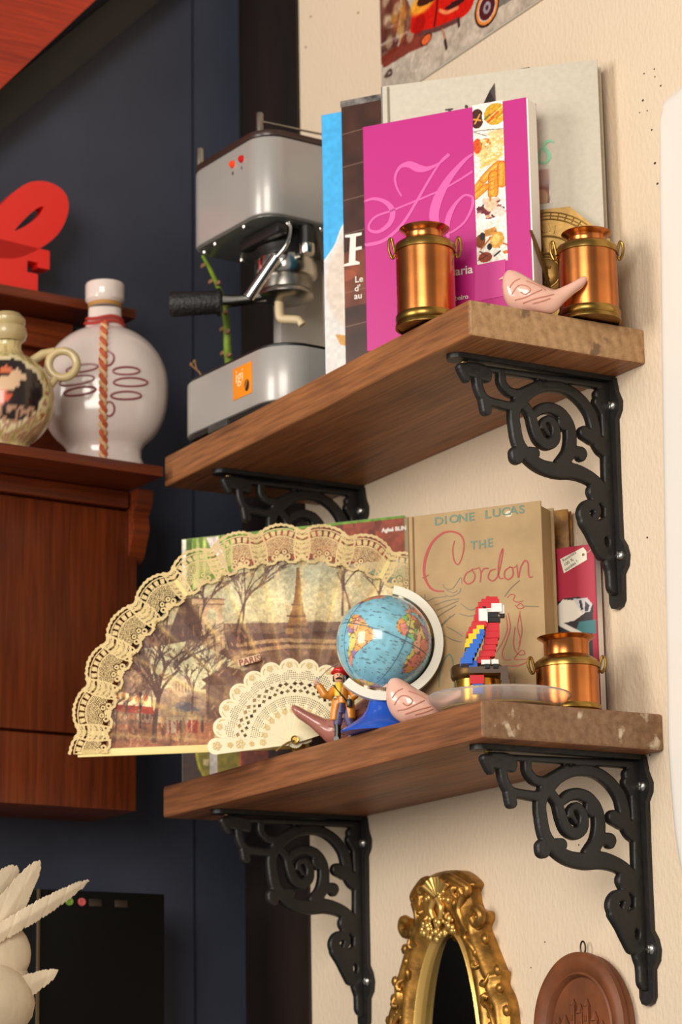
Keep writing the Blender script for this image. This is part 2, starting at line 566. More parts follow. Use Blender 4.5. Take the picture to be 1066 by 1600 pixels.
# ------------------------------------------------------------------ shelves
M_sh = wood('shelf_wood', (96, 58, 34), (168, 108, 62), 'X', rough=.5, scale=6)
M_sh2 = wood('shelf_wood_worn', (88, 54, 34), (156, 98, 60), 'X', rough=.5, scale=6, wear=(176, 150, 124), wear_amt=.66)
def endgrain(name, a, c, wear, amt, bands=.1):
    m = bpy.data.materials.new(name); m.use_nodes = True
    nt = m.node_tree; bb = bsdf(m)
    bb.inputs['Roughness'].default_value = .7
    tc = nt.nodes.new('ShaderNodeTexCoord')
    mp = nt.nodes.new('ShaderNodeMapping')
    mp.inputs['Rotation'].default_value = (R(-14), 0, 0)
    nt.links.new(tc.outputs['Object'], mp.inputs[0])
    wv = nt.nodes.new('ShaderNodeTexWave')
    wv.wave_type = 'BANDS'; wv.bands_direction = 'Y'
    wv.inputs['Scale'].default_value = 26
    wv.inputs['Distortion'].default_value = 2.5
    wv.inputs['Detail'].default_value = 3
    nt.links.new(mp.outputs[0], wv.inputs['Vector'])
    nz = nt.nodes.new('ShaderNodeTexNoise')
    nz.inputs['Scale'].default_value = 130; nz.inputs['Detail'].default_value = 7; nz.inputs['Roughness'].default_value = .65
    nt.links.new(tc.outputs['Object'], nz.inputs['Vector'])
    rp = nt.nodes.new('ShaderNodeValToRGB')
    rp.color_ramp.elements[0].color = rgb(*a); rp.color_ramp.elements[1].color = rgb(*c)
    mx = nt.nodes.new('ShaderNodeMath'); mx.operation = 'MULTIPLY_ADD'; mx.inputs[1].default_value = bands
    nt.links.new(wv.outputs['Fac'], mx.inputs[0])
    mu = nt.nodes.new('ShaderNodeMath'); mu.operation = 'MULTIPLY'; mu.inputs[1].default_value = 1 - bands
    nt.links.new(nz.outputs['Fac'], mu.inputs[0]); nt.links.new(mu.outputs[0], mx.inputs[2])
    rp.color_ramp.elements[0].position = .3; rp.color_ramp.elements[1].position = .72
    nt.links.new(mx.outputs[0], rp.inputs[0])
    n3 = nt.nodes.new('ShaderNodeTexNoise'); n3.inputs['Scale'].default_value = 38; n3.inputs['Detail'].default_value = 8
    nt.links.new(tc.outputs['Object'], n3.inputs['Vector'])
    r3 = nt.nodes.new('ShaderNodeValToRGB'); r3.color_ramp.elements[0].position = amt; r3.color_ramp.elements[1].position = amt + .06
    nt.links.new(n3.outputs['Fac'], r3.inputs[0])
    mi = nt.nodes.new('ShaderNodeMixRGB'); mi.inputs[2].default_value = rgb(*wear)
    nt.links.new(r3.outputs[0], mi.inputs[0]); nt.links.new(rp.outputs[0], mi.inputs[1])
    nt.links.new(mi.outputs[0], bb.inputs['Base Color'])
    bp = nt.nodes.new('ShaderNodeBump'); bp.inputs['Strength'].default_value = .3; bp.inputs['Distance'].default_value = .001
    nt.links.new(nz.outputs['Fac'], bp.inputs['Height']); nt.links.new(bp.outputs[0], bb.inputs['Normal'])
    return m
M_end1 = endgrain('end_grain', (150, 112, 74), (196, 156, 110), (120, 92, 64), .60, .12)
M_end2 = endgrain('end_grain_worn', (112, 78, 52), (152, 116, 84), (205, 186, 158), .60, 0.0)
def shelf(name, x0, x1, z1, th, dep, m_long, m_end, label):
    bm = bmesh.new()
    bmesh.ops.create_cube(bm, size=1)
    for q in bm.verts:
        q.co = Vector(((x0 + x1) / 2 + q.co.x * (x1 - x0), -dep / 2 + q.co.y * dep, z1 - th / 2 + q.co.z * th))
    bmesh.ops.bevel(bm, geom=bm.edges[:], offset=.0022, segments=2, profile=.5, affect='EDGES')
    for f in bm.faces:
        f.material_index = 1 if abs(f.normal.x) > .8 else 0
    me = bpy.data.meshes.new(name); bm.to_mesh(me); bm.free()
    return tag(link_mesh(name, me, [m_long, m_end]), label, 'shelf', 'wooden wall shelves')
shelf('wall_shelf', -.6332, 0, -.0131, .0347, .20, M_sh, M_end1, 'upper plank wall shelf holding the coffee machine and the pink book')
shelf('wall_shelf', -.6371, .001, -.3863, .0342, .1997, M_sh2, M_end2, 'lower plank wall shelf holding the globe and the fans')

# ------------------------------------------------------------------ cast-iron brackets
M_iron = mat('cast_iron', (30, 28, 27), .48, var=.25, scale=40, bump=.35, bscale=160)
M_screw = mat('zinc_screw', (190, 188, 182), .3, metal=1)
M_brassscrew = mat('brass_screw', (190, 160, 90), .3, metal=1)
web_strokes = [[(-.1083,-.4577,.00467),(-.0945,-.4457,.00444),(-.0761,-.4383,.00444),(-.0552,-.4385,.00444),(-.0385,-.4466,.00467),(-.0273,-.4589,.00491),(-.0232,-.4716,.00514),(-.0217,-.4833,.00514),(-.0153,-.4922,.00607),(-.0087,-.4977,.0042)],[(-.035,-.4796,.00561),(-.0259,-.4835,.00561)],[(-.0135,-.4887,.00654),(-.0132,-.493,.00654)],[(-.1292,-.4324,.0035),(-.1288,-.4419,.0035),(-.1215,-.4495,.00374),(-.1101,-.4504,.00397),(-.0996,-.4447,.0035),(-.0863,-.4368,.0028)],[(-.1745,-.4329,.00327),(-.1707,-.44,.00327),(-.1689,-.4443,.00234)],[(-.165,-.434,.00607),(-.15,-.4353,.00654),(-.1457,-.4401,.00327)],[(-.1572,-.4382,.00374),(-.1547,-.4517,.0035),(-.148,-.4612,.00374),(-.1335,-.4634,.0035),(-.1183,-.4639,.00397),(-.1091,-.4577,.00444)],[(-.1491,-.4629,.0042),(-.1474,-.4716,.0042)],[(-.1103,-.4568,.00514),(-.116,-.4701,.00467),(-.1153,-.4844,.00467),(-.1121,-.4989,.00491),(-.1044,-.5091,.00537),(-.0895,-.5183,.00561),(-.0696,-.5212,.00631),(-.0501,-.5196,.00654),(-.0307,-.5242,.00561),(-.0185,-.5333,.00561),(-.0129,-.5458,.00607)],[(-.1151,-.5099,.00561),(-.1148,-.5133,.00561)],[(-.0998,-.5078,.00514),(-.0946,-.507,.00467)],[(-.1059,-.4597,.0042),(-.0976,-.4692,.00397),(-.0935,-.4823,.00444),(-.0883,-.4926,.00467),(-.0792,-.4963,.00467),(-.0707,-.4904,.00467),(-.0697,-.4791,.00397),(-.076,-.4716,.00327),(-.0834,-.4745,.0021),(-.0857,-.4805,.00187)],[(-.0782,-.4859,.00187),(-.0819,-.4803,.00187),(-.0834,-.4755,.00187)],[(-.0929,-.4681,.00327),(-.0849,-.4622,.0042),(-.0745,-.46,.00444),(-.0629,-.4633,.00491),(-.0538,-.4731,.00491),(-.0516,-.4868,.00514),(-.0546,-.5018,.00561),(-.0641,-.5142,.00561)],[(-.0633,-.4718,.00304),(-.0602,-.4772,.00304)],[(-.053,-.5007,.0042),(-.0405,-.5001,.00491),(-.0401,-.5035,.0042)],[(-.0248,-.5373,.00724),(-.0231,-.5402,.00724)],[(-.0113,-.5658,.00561),(-.0227,-.5714,.00514),(-.0343,-.5686,.00561),(-.0399,-.5603,.00514),(-.0358,-.5524,.00467),(-.0274,-.5513,.0042),(-.024,-.5567,.0035),(-.0269,-.5627,.0028)],[(-.0376,-.5676,.00561),(-.0308,-.5779,.00514),(-.0261,-.5862,.00514),(-.0187,-.5965,.00607)],[(-.0176,-.5755,.00934),(-.0151,-.588,.01028),(-.0109,-.5963,.00888)],[(-.0054,-.4362,.00701),(-.0083,-.4601,.00607),(-.0077,-.4988,.00561),(-.0092,-.5457,.00561),(-.01,-.5795,.00654),(-.009,-.6005,.00794),(-.0052,-.613,.00794),(-.0052,-.6276,.00748)],[(-.1711,-.431,.0021),(-.0018,-.429,.00304)],[(-.0157,-.4389,.00467),(-.0052,-.4329,.00701)],[(-.0166,-.4465,.00514),(-.0125,-.4549,.0042)]]
fld = Field(-.205, .0, -.66, -.412, .0009)
for st in web_strokes:
    fld.stroke([(q[0], q[1], q[2] * 1.2 + .0003) for q in st])
X_web = -.036
fld.d = np.maximum(fld.d, fld.Y + .4215)      # nothing above the strap
fld.d = np.maximum(fld.d, fld.X + .002)
fld.cut(np.hypot((fld.X - [(-.015,-.5855)][0][0]) / .6, fld.Y - [(-.015,-.5855)][0][1]) - .0042)
wv_, wf_ = fld.mesh(rounded(.0048, .0026), lambda d: -rounded(.0048, .0026)(d))
YZX = Matrix(((0, 0, 1, 0), (1, 0, 0, 0), (0, 1, 0, 0), (0, 0, 0, 1)))       # drawn (y, z, height) -> x = height

def bracket_proto():
    root = empty('shelf_bracket', (0, 0, 0), 0, 'x', 'bracket', 'scrolled cast-iron shelf brackets')
    T0 = Matrix.Translation((0, 0, .4205))
    MB().add(wv_, wf_, 0, T0 @ YZX).build('scroll', M_iron, root, smooth=60)
    b = MB()                                   # strap under the plank, rounded tip
    pl = [(-.012, -.002), (-.012, -.176)] + [(-.001 + .011 * math.cos(a), -.1765 + .0105 * math.sin(a)) for a in [R(200 + 14 * k) for k in range(11)]] + [(.010, -.176), (.010, -.002)]
    b.prism(pl, -.0048, -.0002, 'xy')
    b.build('top_strap', M_iron, root)
    b = MB()                                   # strap on the wall, swelling at the two screws
    H = [(-.002, .011), (-.016, .014), (-.027, .0195), (-.036, .0185), (-.044, .0125), (-.10, .0115), (-.162, .0115), (-.170, .0175), (-.180, .0205),
         (-.190, .0185), (-.197, .012), (-.222, .011), (-.2275, .007), (-.2295, .0)]
    pl = [(w, z) for z, w in H] + [(-min(w, .010), z) for z, w in reversed(H)]
    b.prism(pl, -.0055, -.0003, 'xz')
    b.build('wall_strap', M_iron, root)
    for (x, z) in ((.0075, -.0295), (.0105, -.179)):
        b = MB()
        T = Matrix.Translation((x, -.0055, z)) @ Matrix.Rotation(R(90), 4, 'X')
        b.lathe([(.0001, .0030), (.0030, .0028), (.0050, .0014), (.0055, 0), (.0055, -.0015)], 20, T)
        b.box((-.0034, -.0005, .0026), (.0034, .0005, .0034), 0, T)
        b.box((-.0005, -.0034, .0026), (.0005, .0034, .0034), 0, T)
        b.build('screw', M_screw, root)
    b = MB()
    T = Matrix.Translation((-.006, -.166, -.0048)) @ Matrix.Rotation(R(180), 4, 'X')
    b.lathe([(.0001, .0026), (.002, .0024), (.0036, .0012), (.0040, 0), (.0040, -.0015)], 20, T)
    b.build('screw', M_brassscrew, root)
    return root
br0 = bracket_proto()
for i, (x, z, lab) in enumerate(((-.036, -.4205, 'black scrolled bracket under the right end of the lower shelf'), (-.545, -.4205, 'black scrolled bracket under the left end of the lower shelf, left of the mirror'),
                            (-.057, -.0478, 'black scrolled bracket under the right end of the upper shelf'), (-.537, -.0478, 'black scrolled bracket under the left end of the upper shelf, half hidden by the fan'))):
    o = br0 if i == 0 else copy_tree(br0)
    o.location = (x, 0, z); o['label'] = lab

# ------------------------------------------------------------------ white rounded board on the wall at the right edge
M_white = mat('white_gloss', (236, 228, 218), .28, coat=.3, bump=.05, bscale=30)
f2 = Field(-.04, .28, -.66, .23, .003)
pl = [(.050, .14), (.057, .188), (.085, .203), (.25, .205), (.27, -.35), (.25, -.55), (.15, -.63), (.065, -.60), (.030, -.53), (.021, -.44), (.024, -.35), (.036, -.10)]
f2.d = f2.polyd(crom([(x - .003, z) for x, z in pl], 5, True))
v, f = f2.mesh(rounded(.014, .012), .0005)
tag(MB().add(v, f, 0, XZ).build('wall_board', M_white, smooth=50), 'tall white glossy rounded board on the wall at the right edge', 'board')

# ================================================================== the hutch on the blue wall and the things on it
M_cab = wood('cabinet_wood', (78, 28, 9), (126, 54, 18), 'Z', rough=.4, scale=4)
M_cabh = wood('cabinet_rail_wood', (84, 30, 10), (136, 58, 22), 'Y', rough=.4, scale=4)
def bwempty(name, lx, ly, z, label, cat, group=None, rz=0.0):
    p = FB_M @ Vector((lx, ly, z))
    return empty(name, p, R(4) + rz, label, cat, group)
hu = bwempty('hanging_cabinet', 0, 0, 0, 'red-brown wooden wall cabinet with two open shelves above its panelled door', 'cabinet')
MB().box((.0, -.75, .183), (.065, -.191, .195), .001).build('shelf', M_cabh, hu)
MB().box((.0, -.75, -.043), (.19, -.2265, -.031), .001).build('shelf', M_cabh, hu)
MB().box((.0, -.75, .142), (.022, -.245, .160), .002).build('rail', M_cabh, hu)
MB().box((.0, -.75, -.030), (.008, -.245, .182)).build('back_panel', M_cabh, hu)
b = MB(); b.box((.0, -.75, -.4075), (.10, -.2145, -.0435)); b.build('body', M_cab, hu)
b = MB(); b.box((.10, -.75, -.064), (.116, -.228, -.0435), .003); b.build('moulding', M_cabh, hu)
b = MB(); b.box((.10, -.75, -.326), (.1105, -.2145, -.066), .002); b.build('door', M_cab, hu)
b = MB(); b.box((.10, -.75, -.4075), (.1105, -.2145, -.329), .002); b.build('drawer_front', M_cab, hu)
b = MB()
cb = [(.10, -.0435), (.132, -.0435), (.13, -.06), (.121, -.072), (.124, -.088), (.119, -.1), (.113, -.115), (.107, -.122), (.10, -.125)]
b.prism([(x, z) for x, z in cb], -.226, -.206, 'xz'); b.build('corbel', M_cabh, hu)

# white round flask with a cord
M_porc = mat('white_porcelain', (228, 210, 200), .16, coat=.6, var=.05, scale=9)
M_redglaze = mat('red_glaze', (176, 60, 52), .3)
M_mauve = mat('mauve_line', (150, 82, 84), .4)
fl = bwempty('round_flask', .100, -.2525, -.031, 'white porcelain round flask with a twisted red cord, on the cabinet shelf', 'bottle', rz=R(-31))
prof = [(.0001, .0), (.049, .0), (.050, .004), (.047, .016), (.043, .026)]
C0, Rb = .112, .0735
for k in range(0, 14):
    q = 1 - k / 14
    prof.append((max(.043, Rb * (1 - (q * .995) ** 2.5) ** (1 / 2.5)), C0 - q * .082))
for k in range(0, 20):
    a = R(72 * k / 19)
    prof.append((Rb * math.cos(a), C0 + Rb * math.sin(a)))
prof += [(.0215, .186), (.0195, .192), (.0190, .206)]
b = MB(); b.lathe(prof, 64, sx=.62); b.build('body', M_porc, fl)
b = MB(); b.lathe([(.0185, .206), (.0178, .2095), (.0205, .2125), (.0228, .215), (.0232, .233), (.022, .2355), (.0001, .236)], 40, sx=.95); b.build('stopper', M_porc, fl)
b = MB(); b.lathe([(.0182, .2065), (.0196, .2068), (.0196, .2112), (.0182, .2115)], 40); b.build('cork_ring', mat('cork', (176, 126, 60), .7), fl)
def flask_x(y, z, off=.0):
    rr = Rb * math.sqrt(max(0, 1 - ((z - C0) / Rb) ** 2)) if z > C0 else Rb * (1 - min(1, (C0 - z) / .082) ** 2.5) ** .4
    return .62 * math.sqrt(max(rr * rr - y * y, 1e-6)) + off
M_cord1 = mat('orange_cord', (200, 92, 52), .7); M_cord2 = mat('pale_cord', (226, 178, 128), .7)
for ph, m in ((0, M_cord1), (math.pi, M_cord2)):
    pts = []
    for k in range(160):
        z = .186 - (.186 - .018) * k / 159
        if z > C0: rr = Rb * math.cos(math.asin(max(-1, min(1, (z - C0) / Rb))))
        else: rr = max(.045, Rb * (1 - min(1, (C0 - z) / .082) ** 2.5) ** .4)
        x = .62 * max(rr, .0215) + .002
        a = ph + k * .42
        pts.append((x + .0019 * math.cos(a), .0026 * math.sin(a), z))
    MB().tube(pts, .0024, 6).build('cord', m, fl)
for z, r in ((.186, .0225), (.1915, .0208)):
    pts = [(.7 * r * math.cos(a), r * math.sin(a), z + .0015 * math.sin(3 * a)) for a in [2 * math.pi * k / 40 for k in range(40)]]
    MB().tube(pts, .0022, 6, closed=True).build('neck_cord', M_redglaze, fl)
pts = [(.0485 * math.cos(a) * .63, .0485 * math.sin(a), .0075 + .0012 * math.cos(2 * a)) for a in [2 * math.pi * k / 48 for k in range(48)]]
MB().tube(pts, .0022, 6, closed=True).build('foot_cord', M_redglaze, fl)
for (cy, cz, ry, rz_) in ((.026, .118, .015, .0045), (.031, .105, .019, .005), (.026, .089, .017, .0045), (-.024, .121, .018, .0045), (-.03, .107, .02, .005), (-.026, .094, .018, .0045),
                         (.004, .132, .008, .009), (.007, .073, .006, .008)):
    pts = []
    for k in range(28):
        a = 2 * math.pi * k / 28
        y, z = cy + ry * math.cos(a), cz + rz_ * math.sin(a) + .08 * ry * math.cos(a)
        pts.append((flask_x(y, z, .0003), y, z))
    MB().tube(pts, .0013, 5, closed=True).build('painted_loop', M_mauve, fl)

# painted jug with a ring handle
jg = bwempty('painted_jug', .138, -.397, -.031, 'small cream painted jug with a ring handle and stopper, left of the round flask', 'jug', rz=R(-31))
M_vc_gloss = vcmat('painted_glaze', .22, .4)
M_jug = mat('cream_glaze', (206, 182, 130), .3, coat=.4, var=.12, scale=30)
prof = [(.0001, .0), (.024, .0), (.026, .003), (.024, .008)]
for k in range(0, 31):
    a = R(-60 + 126 * k / 30)
    prof.append((.0535 * math.cos(a), .063 + .057 * math.sin(a)))
prof += [(.0165, .122), (.0158, .128), (.0170, .131)]
seg = 120
# angle 0 = towards the viewer
n_ = 200
vv = np.linspace(0, .135, n_); aa = np.linspace(-math.pi, math.pi, 300)
A_, Z_ = np.meshgrid(aa, vv, indexing='ij')
colr = np.empty(A_.shape + (3,)); colr[:] = (200, 178, 124)
g1 = vnoise(A_ * 9, Z_ * 160); g2 = vnoise(A_ * 26 + 9, Z_ * 420)
colr[:] = np.where((g1 > .62)[..., None], (170, 150, 92), colr)
med = np.hypot((A_ - .1) / .78, (Z_ - .066) / .037) + .16 * (g1 - .5)
colr[:] = np.where(((med < 1.18))[..., None], (222, 204, 160), colr)
colr[:] = np.where(((med < 1.0))[..., None], (34, 20, 18), colr)
fig = np.hypot((A_ - .0 - .25 * np.sin(Z_ * 90)) / .33, (Z_ - .066) / .026) + .5 * (g1 - .5)
colr[:] = np.where((fig < .85)[..., None], (214, 176, 140), colr)
colr[:] = np.where(((np.hypot((A_ + .18) / .3, (Z_ - .056) / .010)) + .3 * (g2 - .5) < 1)[..., None], (206, 82, 44), colr)
colr[:] = np.where(((np.hypot((A_ - .05) / .14, (Z_ - .088) / .005)) < 1)[..., None], (206, 108, 72), colr)
low = (Z_ < .045) & (Z_ > .012) & (np.abs(A_) < 1.2) & (g2 > .52)
colr[:] = np.where(low[..., None], (176, 132, 104), colr)
for (a0, z0) in ((1.02, .066), (1.0, .054), (.98, .040), (1.1, .08)):
    q = np.hypot((A_ - a0) / .13, (Z_ - z0) / .0062)
    colr[:] = np.where((q < 1.0)[..., None], (216, 196, 140), colr)
    colr[:] = np.where((q < .55)[..., None], (150, 84, 40), colr)
V = []; Cc = []; Q = []
npf = len(prof)
for k in range(seg):
    a = 2 * math.pi * k / seg - math.pi
    for r_, z_ in prof:
        V.append((r_ * math.cos(a) * .8, r_ * math.sin(a), z_))
        Cc.append(colr[min(299, int((a + math.pi) / (2 * math.pi) * 299)), min(n_ - 1, int(z_ / .135 * (n_ - 1)))] / 255)
for k in range(seg):
    k2 = (k + 1) % seg
    for i in range(npf - 1):
        Q.append((k * npf + i, k2 * npf + i, k2 * npf + i + 1, k * npf + i + 1))
grid_obj('body', V, Q, Cc, M_vc_gloss, jg)
b = MB(); b.lathe([(.0165, .131), (.0205, .134), (.0225, .140), (.0215, .147), (.0185, .1495), (.0205, .152), (.0205, .157), (.015, .1635), (.0001, .166)], 36); b.build('stopper', M_jug, jg)
pts = [(0, .062 + .0155 * math.cos(a), .106 + .0155 * math.sin(a)) for a in [2 * math.pi * k / 36 for k in range(36)]]
b = MB(); b.tube(pts, .0048, 10, closed=True); b.tube([(0, .028, .110), (0, .040, .118), (0, .053, .121)], [.005, .005, .0045], 10); b.tube([(0, .047, .08), (0, .053, .088), (0, .056, .0925)], .0048, 10)
b.build('handle', M_jug, jg)

# red abstract ornament
M_red = mat('red_lacquer', (232, 34, 24), .35, coat=.2)
orn = bwempty('red_ornament', -.048, .0285, .195, 'glossy red block ornament with a tilted oval loop, on the top cabinet shelf', 'ornament')
fo = Field(-.52, -.28, .0, .15, .0014)
fo.stroke([(-.325, .118, .0155), (-.335, .085, .0155), (-.372, .055, .0155), (-.40, .05, .0155), (-.392, .078, .0155), (-.355, .118, .0155)], n=8, closed=True)
v, f = fo.mesh(.1085, .0905)
YZt = Matrix(((0, 0, 1, 0), (1, 0, 0, 0), (0, 1, 0, 0), (0, 0, 0, 1)))
MB().add(v, f, 0, YZt).build('loop', M_red, orn, smooth=40)
fo = Field(-.52, -.28, -.01, .15, .0014)
fo.d = fo.polyd([(-.49, 0.0), (-.348, 0.0), (-.348, .022), (-.362, .022), (-.362, .036), (-.348, .036), (-.348, .030), (-.333, .030), (-.333, .053), (-.49, .06)])
v, f = fo.mesh(.1085, .0905)
MB().add(v, f, 0, YZt).build('block', M_red, orn, smooth=40)

# computer tower
M_pc = mat('black_steel', (12, 11, 10), .6, spec=.15)
pc = bwempty('computer_tower', 0, 0, 0, 'black computer tower with a row of coloured sockets, below the cabinet', 'computer')
MB().box((.008, -.330, -.95), (.10, -.172, -.4965), .002).build('case', M_pc, pc)
MB().box((.10, -.3325, -.95), (.103, -.3285, -.4965), .001).build('edge_strip', mat('steel_edge', (120, 104, 78), .4, metal=.8), pc)
for ly, c in ((-.2925, (120, 150, 60)), (-.2772, (200, 90, 90)), (-.305, (30, 60, 40))):
    b = MB(); T = Matrix.Translation((.10, ly, -.5088)) @ Matrix.Rotation(R(90), 4, 'Y')
    b.lathe([(.0001, .0012), (.0018, .0012), (.0022, .002), (.0042, .002), (.0045, 0), (.0045, -.001)], 20, T)
    b.build('audio_socket', mat('socket', c, .4), pc)
for ly in (-.2605, -.228):
    b = MB(); b.box((.0995, ly - .008, -.513), (.1012, ly + .008, -.505), .0008); b.build('data_socket', mat('socket_frame', (70, 60, 52), .4, metal=.6), pc)

# cream feather ornament
M_feather = mat('cream_feather', (226, 206, 176), .75, var=.14, scale=18, bump=.3, bscale=120, stretch=(1, 1, 1))
ft = bwempty('feather_ornament', .3, 0, 0, 'cream feathered bird ornament in the lower left corner', 'ornament')
def feather(tip, root, w, x, curl=.0):
    f_ = Field(min(tip[0], root[0]) - .05, max(tip[0], root[0]) + .05, min(tip[1], root[1]) - .05, max(tip[1], root[1]) + .05, .0012)
    mid = ((tip[0] + root[0]) / 2 + curl, (tip[1] + root[1]) / 2 + curl)
    f_.stroke([root + (w * .9,), mid + (w,), (tip[0] * .75 + mid[0] * .25, tip[1] * .75 + mid[1] * .25, w * .55), tip + (w * .08,)])
    f_.d = f_.d + .0007 * np.sin((f_.X * 1.0 - f_.Y * .55) * 2300) + .0012 * np.maximum(0, np.sin((f_.X - f_.Y * .4) * 420) - .8) * 5
    v_, q_ = f_.mesh(lambda d: x + .0012 + .0022 * np.clip(d / w, 0, 1), x)
    MB().add(v_, q_, 0, YZt).build('feather', M_feather, ft, smooth=60)
feather((-.440, -.492), (-.505, -.585), .0145, .012)
feather((-.388, -.509), (-.50, -.572), .0088, .018)
feather((-.420, -.5985), (-.53, -.655), .013, .014, .004)
feather((-.462, -.498), (-.52, -.56), .016, .006)
b = MB()
b.ball((.0, -.480, -.582), .038, 24, sc=(.42, 1.0, .9)); b.ball((.0, -.474, -.606), .03, 18, sc=(.42, 1, .9))
b.ball((.004, -.50, -.63), .06, 20, sc=(.5, 1, .7)); b.ball((.0, -.52, -.75), .07, 20, sc=(.5, 1, 1.8))
b.build('body', M_feather, ft, smooth=80)

# ================================================================== things on the upper shelf
Z1, Z2 = -.0131, -.3863
def rrect(x0, x1, y0, y1, r, n=8):
    out = []
    for cx, cy, a0 in ((x1 - r, y1 - r, 0), (x0 + r, y1 - r, 90), (x0 + r, y0 + r, 180), (x1 - r, y0 + r, 270)):
        out += [(cx + r * math.cos(R(a0 + 90 * k / n)), cy + r * math.sin(R(a0 + 90 * k / n))) for k in range(n + 1)]
    return out
def rslab(b, x0, x1, y0, y1, r, z0, z1, ch=.002, n=8):
    """slab with rounded corners and a soft edge"""
    lay = [(z0, -ch), (z0 + ch * .3, -ch * .3), (z0 + ch, 0), (z1 - ch, 0), (z1 - ch * .3, -ch * .3), (z1, -ch)]
    v = []; f = []
    for z, e in lay:
        v += [(x, y, z) for x, y in rrect(x0 - e, x1 + e, y0 - e, y1 + e, max(r + e, .0005), n)]
    m = 4 * (n + 1)
    for k in range(len(lay) - 1):
        f += [(k * m + i, k * m + (i + 1) % m, (k + 1) * m + (i + 1) % m, (k + 1) * m + i) for i in range(m)]
    f += [tuple(range(m)), tuple((len(lay) - 1) * m + i for i in range(m))]
    return b.add(v, f)

# ---- espresso machine
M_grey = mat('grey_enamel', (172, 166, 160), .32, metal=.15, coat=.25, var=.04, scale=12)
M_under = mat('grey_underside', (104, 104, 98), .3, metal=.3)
M_blackp = mat('black_plastic', (26, 24, 23), .4)
M_brownlid = mat('smoked_lid', (58, 40, 34), .3)
M_chrome = mat('chrome', (205, 200, 192), .16, metal=1)
M_brushed = mat('brushed_steel', (176, 170, 160), .32, metal=1, var=.2, scale=40)
em = empty('espresso_machine', (-.61, -.2, Z1), R(4), 'grey metal espresso machine with black-handled filter holder, at the left end of the upper shelf', 'coffee machine')
b = MB(); rslab(b, .002, .166, .016, .165, .030, .239, .331, .003, 10); hous = b.build('upper_housing', M_grey, em)
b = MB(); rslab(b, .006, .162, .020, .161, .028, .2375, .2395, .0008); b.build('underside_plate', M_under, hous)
b = MB(); rslab(b, .002, .166, .016, .165, .030, .331, .3385, .0012, 10); b.build('lid', M_brownlid, em)
for (x, y) in ((.016, .026), (.142, .028), (.150, .150)):
    b = MB(); b.lathe([(.0001, .338), (.0042, .338), (.0042, .362), (.0036, .3632), (.0001, .3632)], 16, Matrix.Translation((x, y, 0))); b.build('rail_post', M_brushed, em)
b = MB(); b.tube([(.142, .028, .3535), (.150, .150, .3535)], .0013, 8); b.build('rail', M_chrome, em)
for x, c in ((.1045, (255, 70, 20)), (.1235, (205, 20, 24))):
    b = MB(); T = Matrix.Translation((x, .0155, .3125)) @ Matrix.Rotation(R(90), 4, 'X')
    b.lathe([(.0001, .0035), (.003, .003), (.0042, .0012), (.0046, 0), (.0046, -.001)], 18, T)
    o = b.build('indicator_lamp', mat('lamp_glass', c, .12, coat=.5), em); o['label'] = 'small red indicator lamp'
MB().box((.1035, .0153, .300), (.1055, .0162, .3035)).build('printed_mark', M_blackp, em)
MB().box((.1230, .0153, .300), (.1240, .0162, .3035)).build('printed_mark', M_blackp, em)
for (x, y) in ((.02, .03), (.05, .026), (.115, .024), (.148, .06), (.154, .1), (.02, .08), (.02, .12)):
    b = MB(); b.lathe([(.0001, .2335), (.0022, .234), (.003, .236), (.003, .238)], 12, Matrix.Translation((x, y, 0))); b.build('underside_screw', M_chrome, em)
b = MB(); b.box((.046, .105, .06), (.062, .165, .24), .002); b.build('column', M_grey, em)
b = MB(); rslab(b, .046, .160, .070, .165, .004, .056, .064, .001); b.build('drip_tray', M_blackp, em)
G = Vector((.105, .085, 0))
b = MB(); b.box((G.x - .030, G.y - .044, .2215), (G.x + .052, G.y - .030, .2345), .003, Matrix.Rotation(0, 4, 'Z')); b.build('group_bar', M_blackp, em)
b = MB(); b.lathe([(.0001, .238), (.034, .238), (.036, .230), (.035, .2205), (.031, .2155), (.029, .208), (.0001, .208)], 40, Matrix.Translation(G)); b.build('group_head', M_blackp, em)
b = MB(); b.lathe([(.0001, .212), (.031, .212), (.0345, .2105), (.0355, .208), (.0355, .192), (.0335, .189), (.030, .188), (.0001, .188)], 44, Matrix.Translation(G)); b.build('group_ring', M_chrome, em)
pf = MB(); pf.lathe([(.0001, .189), (.0290, .189), (.0295, .186), (.0290, .174), (.0310, .1715), (.0310, .1675), (.025, .164), (.012, .161), (.0001, .1605)], 40, Matrix.Translation(G)); 
pf = pf.build('filter_holder', M_brushed, em)
dh = Vector((-.56, -.83, 0)).normalized()
def hp(t, z): p = G + dh * t; return (p.x, p.y, z)
b = MB(); b.tube([hp(.02, .170), hp(.042, .1655), hp(.060, .164), hp(.078, .164)], [.009, .0085, .0095, .011], 14, flat=.7); b.build('arm', M_chrome, pf)
b = MB(); b.tube([hp(.071, .163), hp(.0735, .163), hp(.075, .163), hp(.078, .163), hp(.0785, .163), hp(.127, .1615), hp(.1305, .1615), hp(.1315, .1615)], [.0105, .0155, .0160, .0155, .0132, .0144, .0132, .009], 26)
b.build('handle', mat('black_grip', (24, 22, 21), .5, bump=.9, bscale=320), pf)
sp = G + Vector((-.002, -.008, 0))
b = MB(); b.tube(crom([(sp.x, sp.y, .167), (sp.x, sp.y, .150), (sp.x + .002, sp.y + .001, .1415), (sp.x + .009, sp.y + .007, .1395), (sp.x + .017, sp.y + .014, .1375), (sp.x + .0205, sp.y + .017, .1315)], 4), [.0052] * 9 + [.005] * 8 + [.0042] * 4, 12, flat=1.0)
b.build('spout', mat('ivory_plastic', (214, 190, 150), .4), pf)
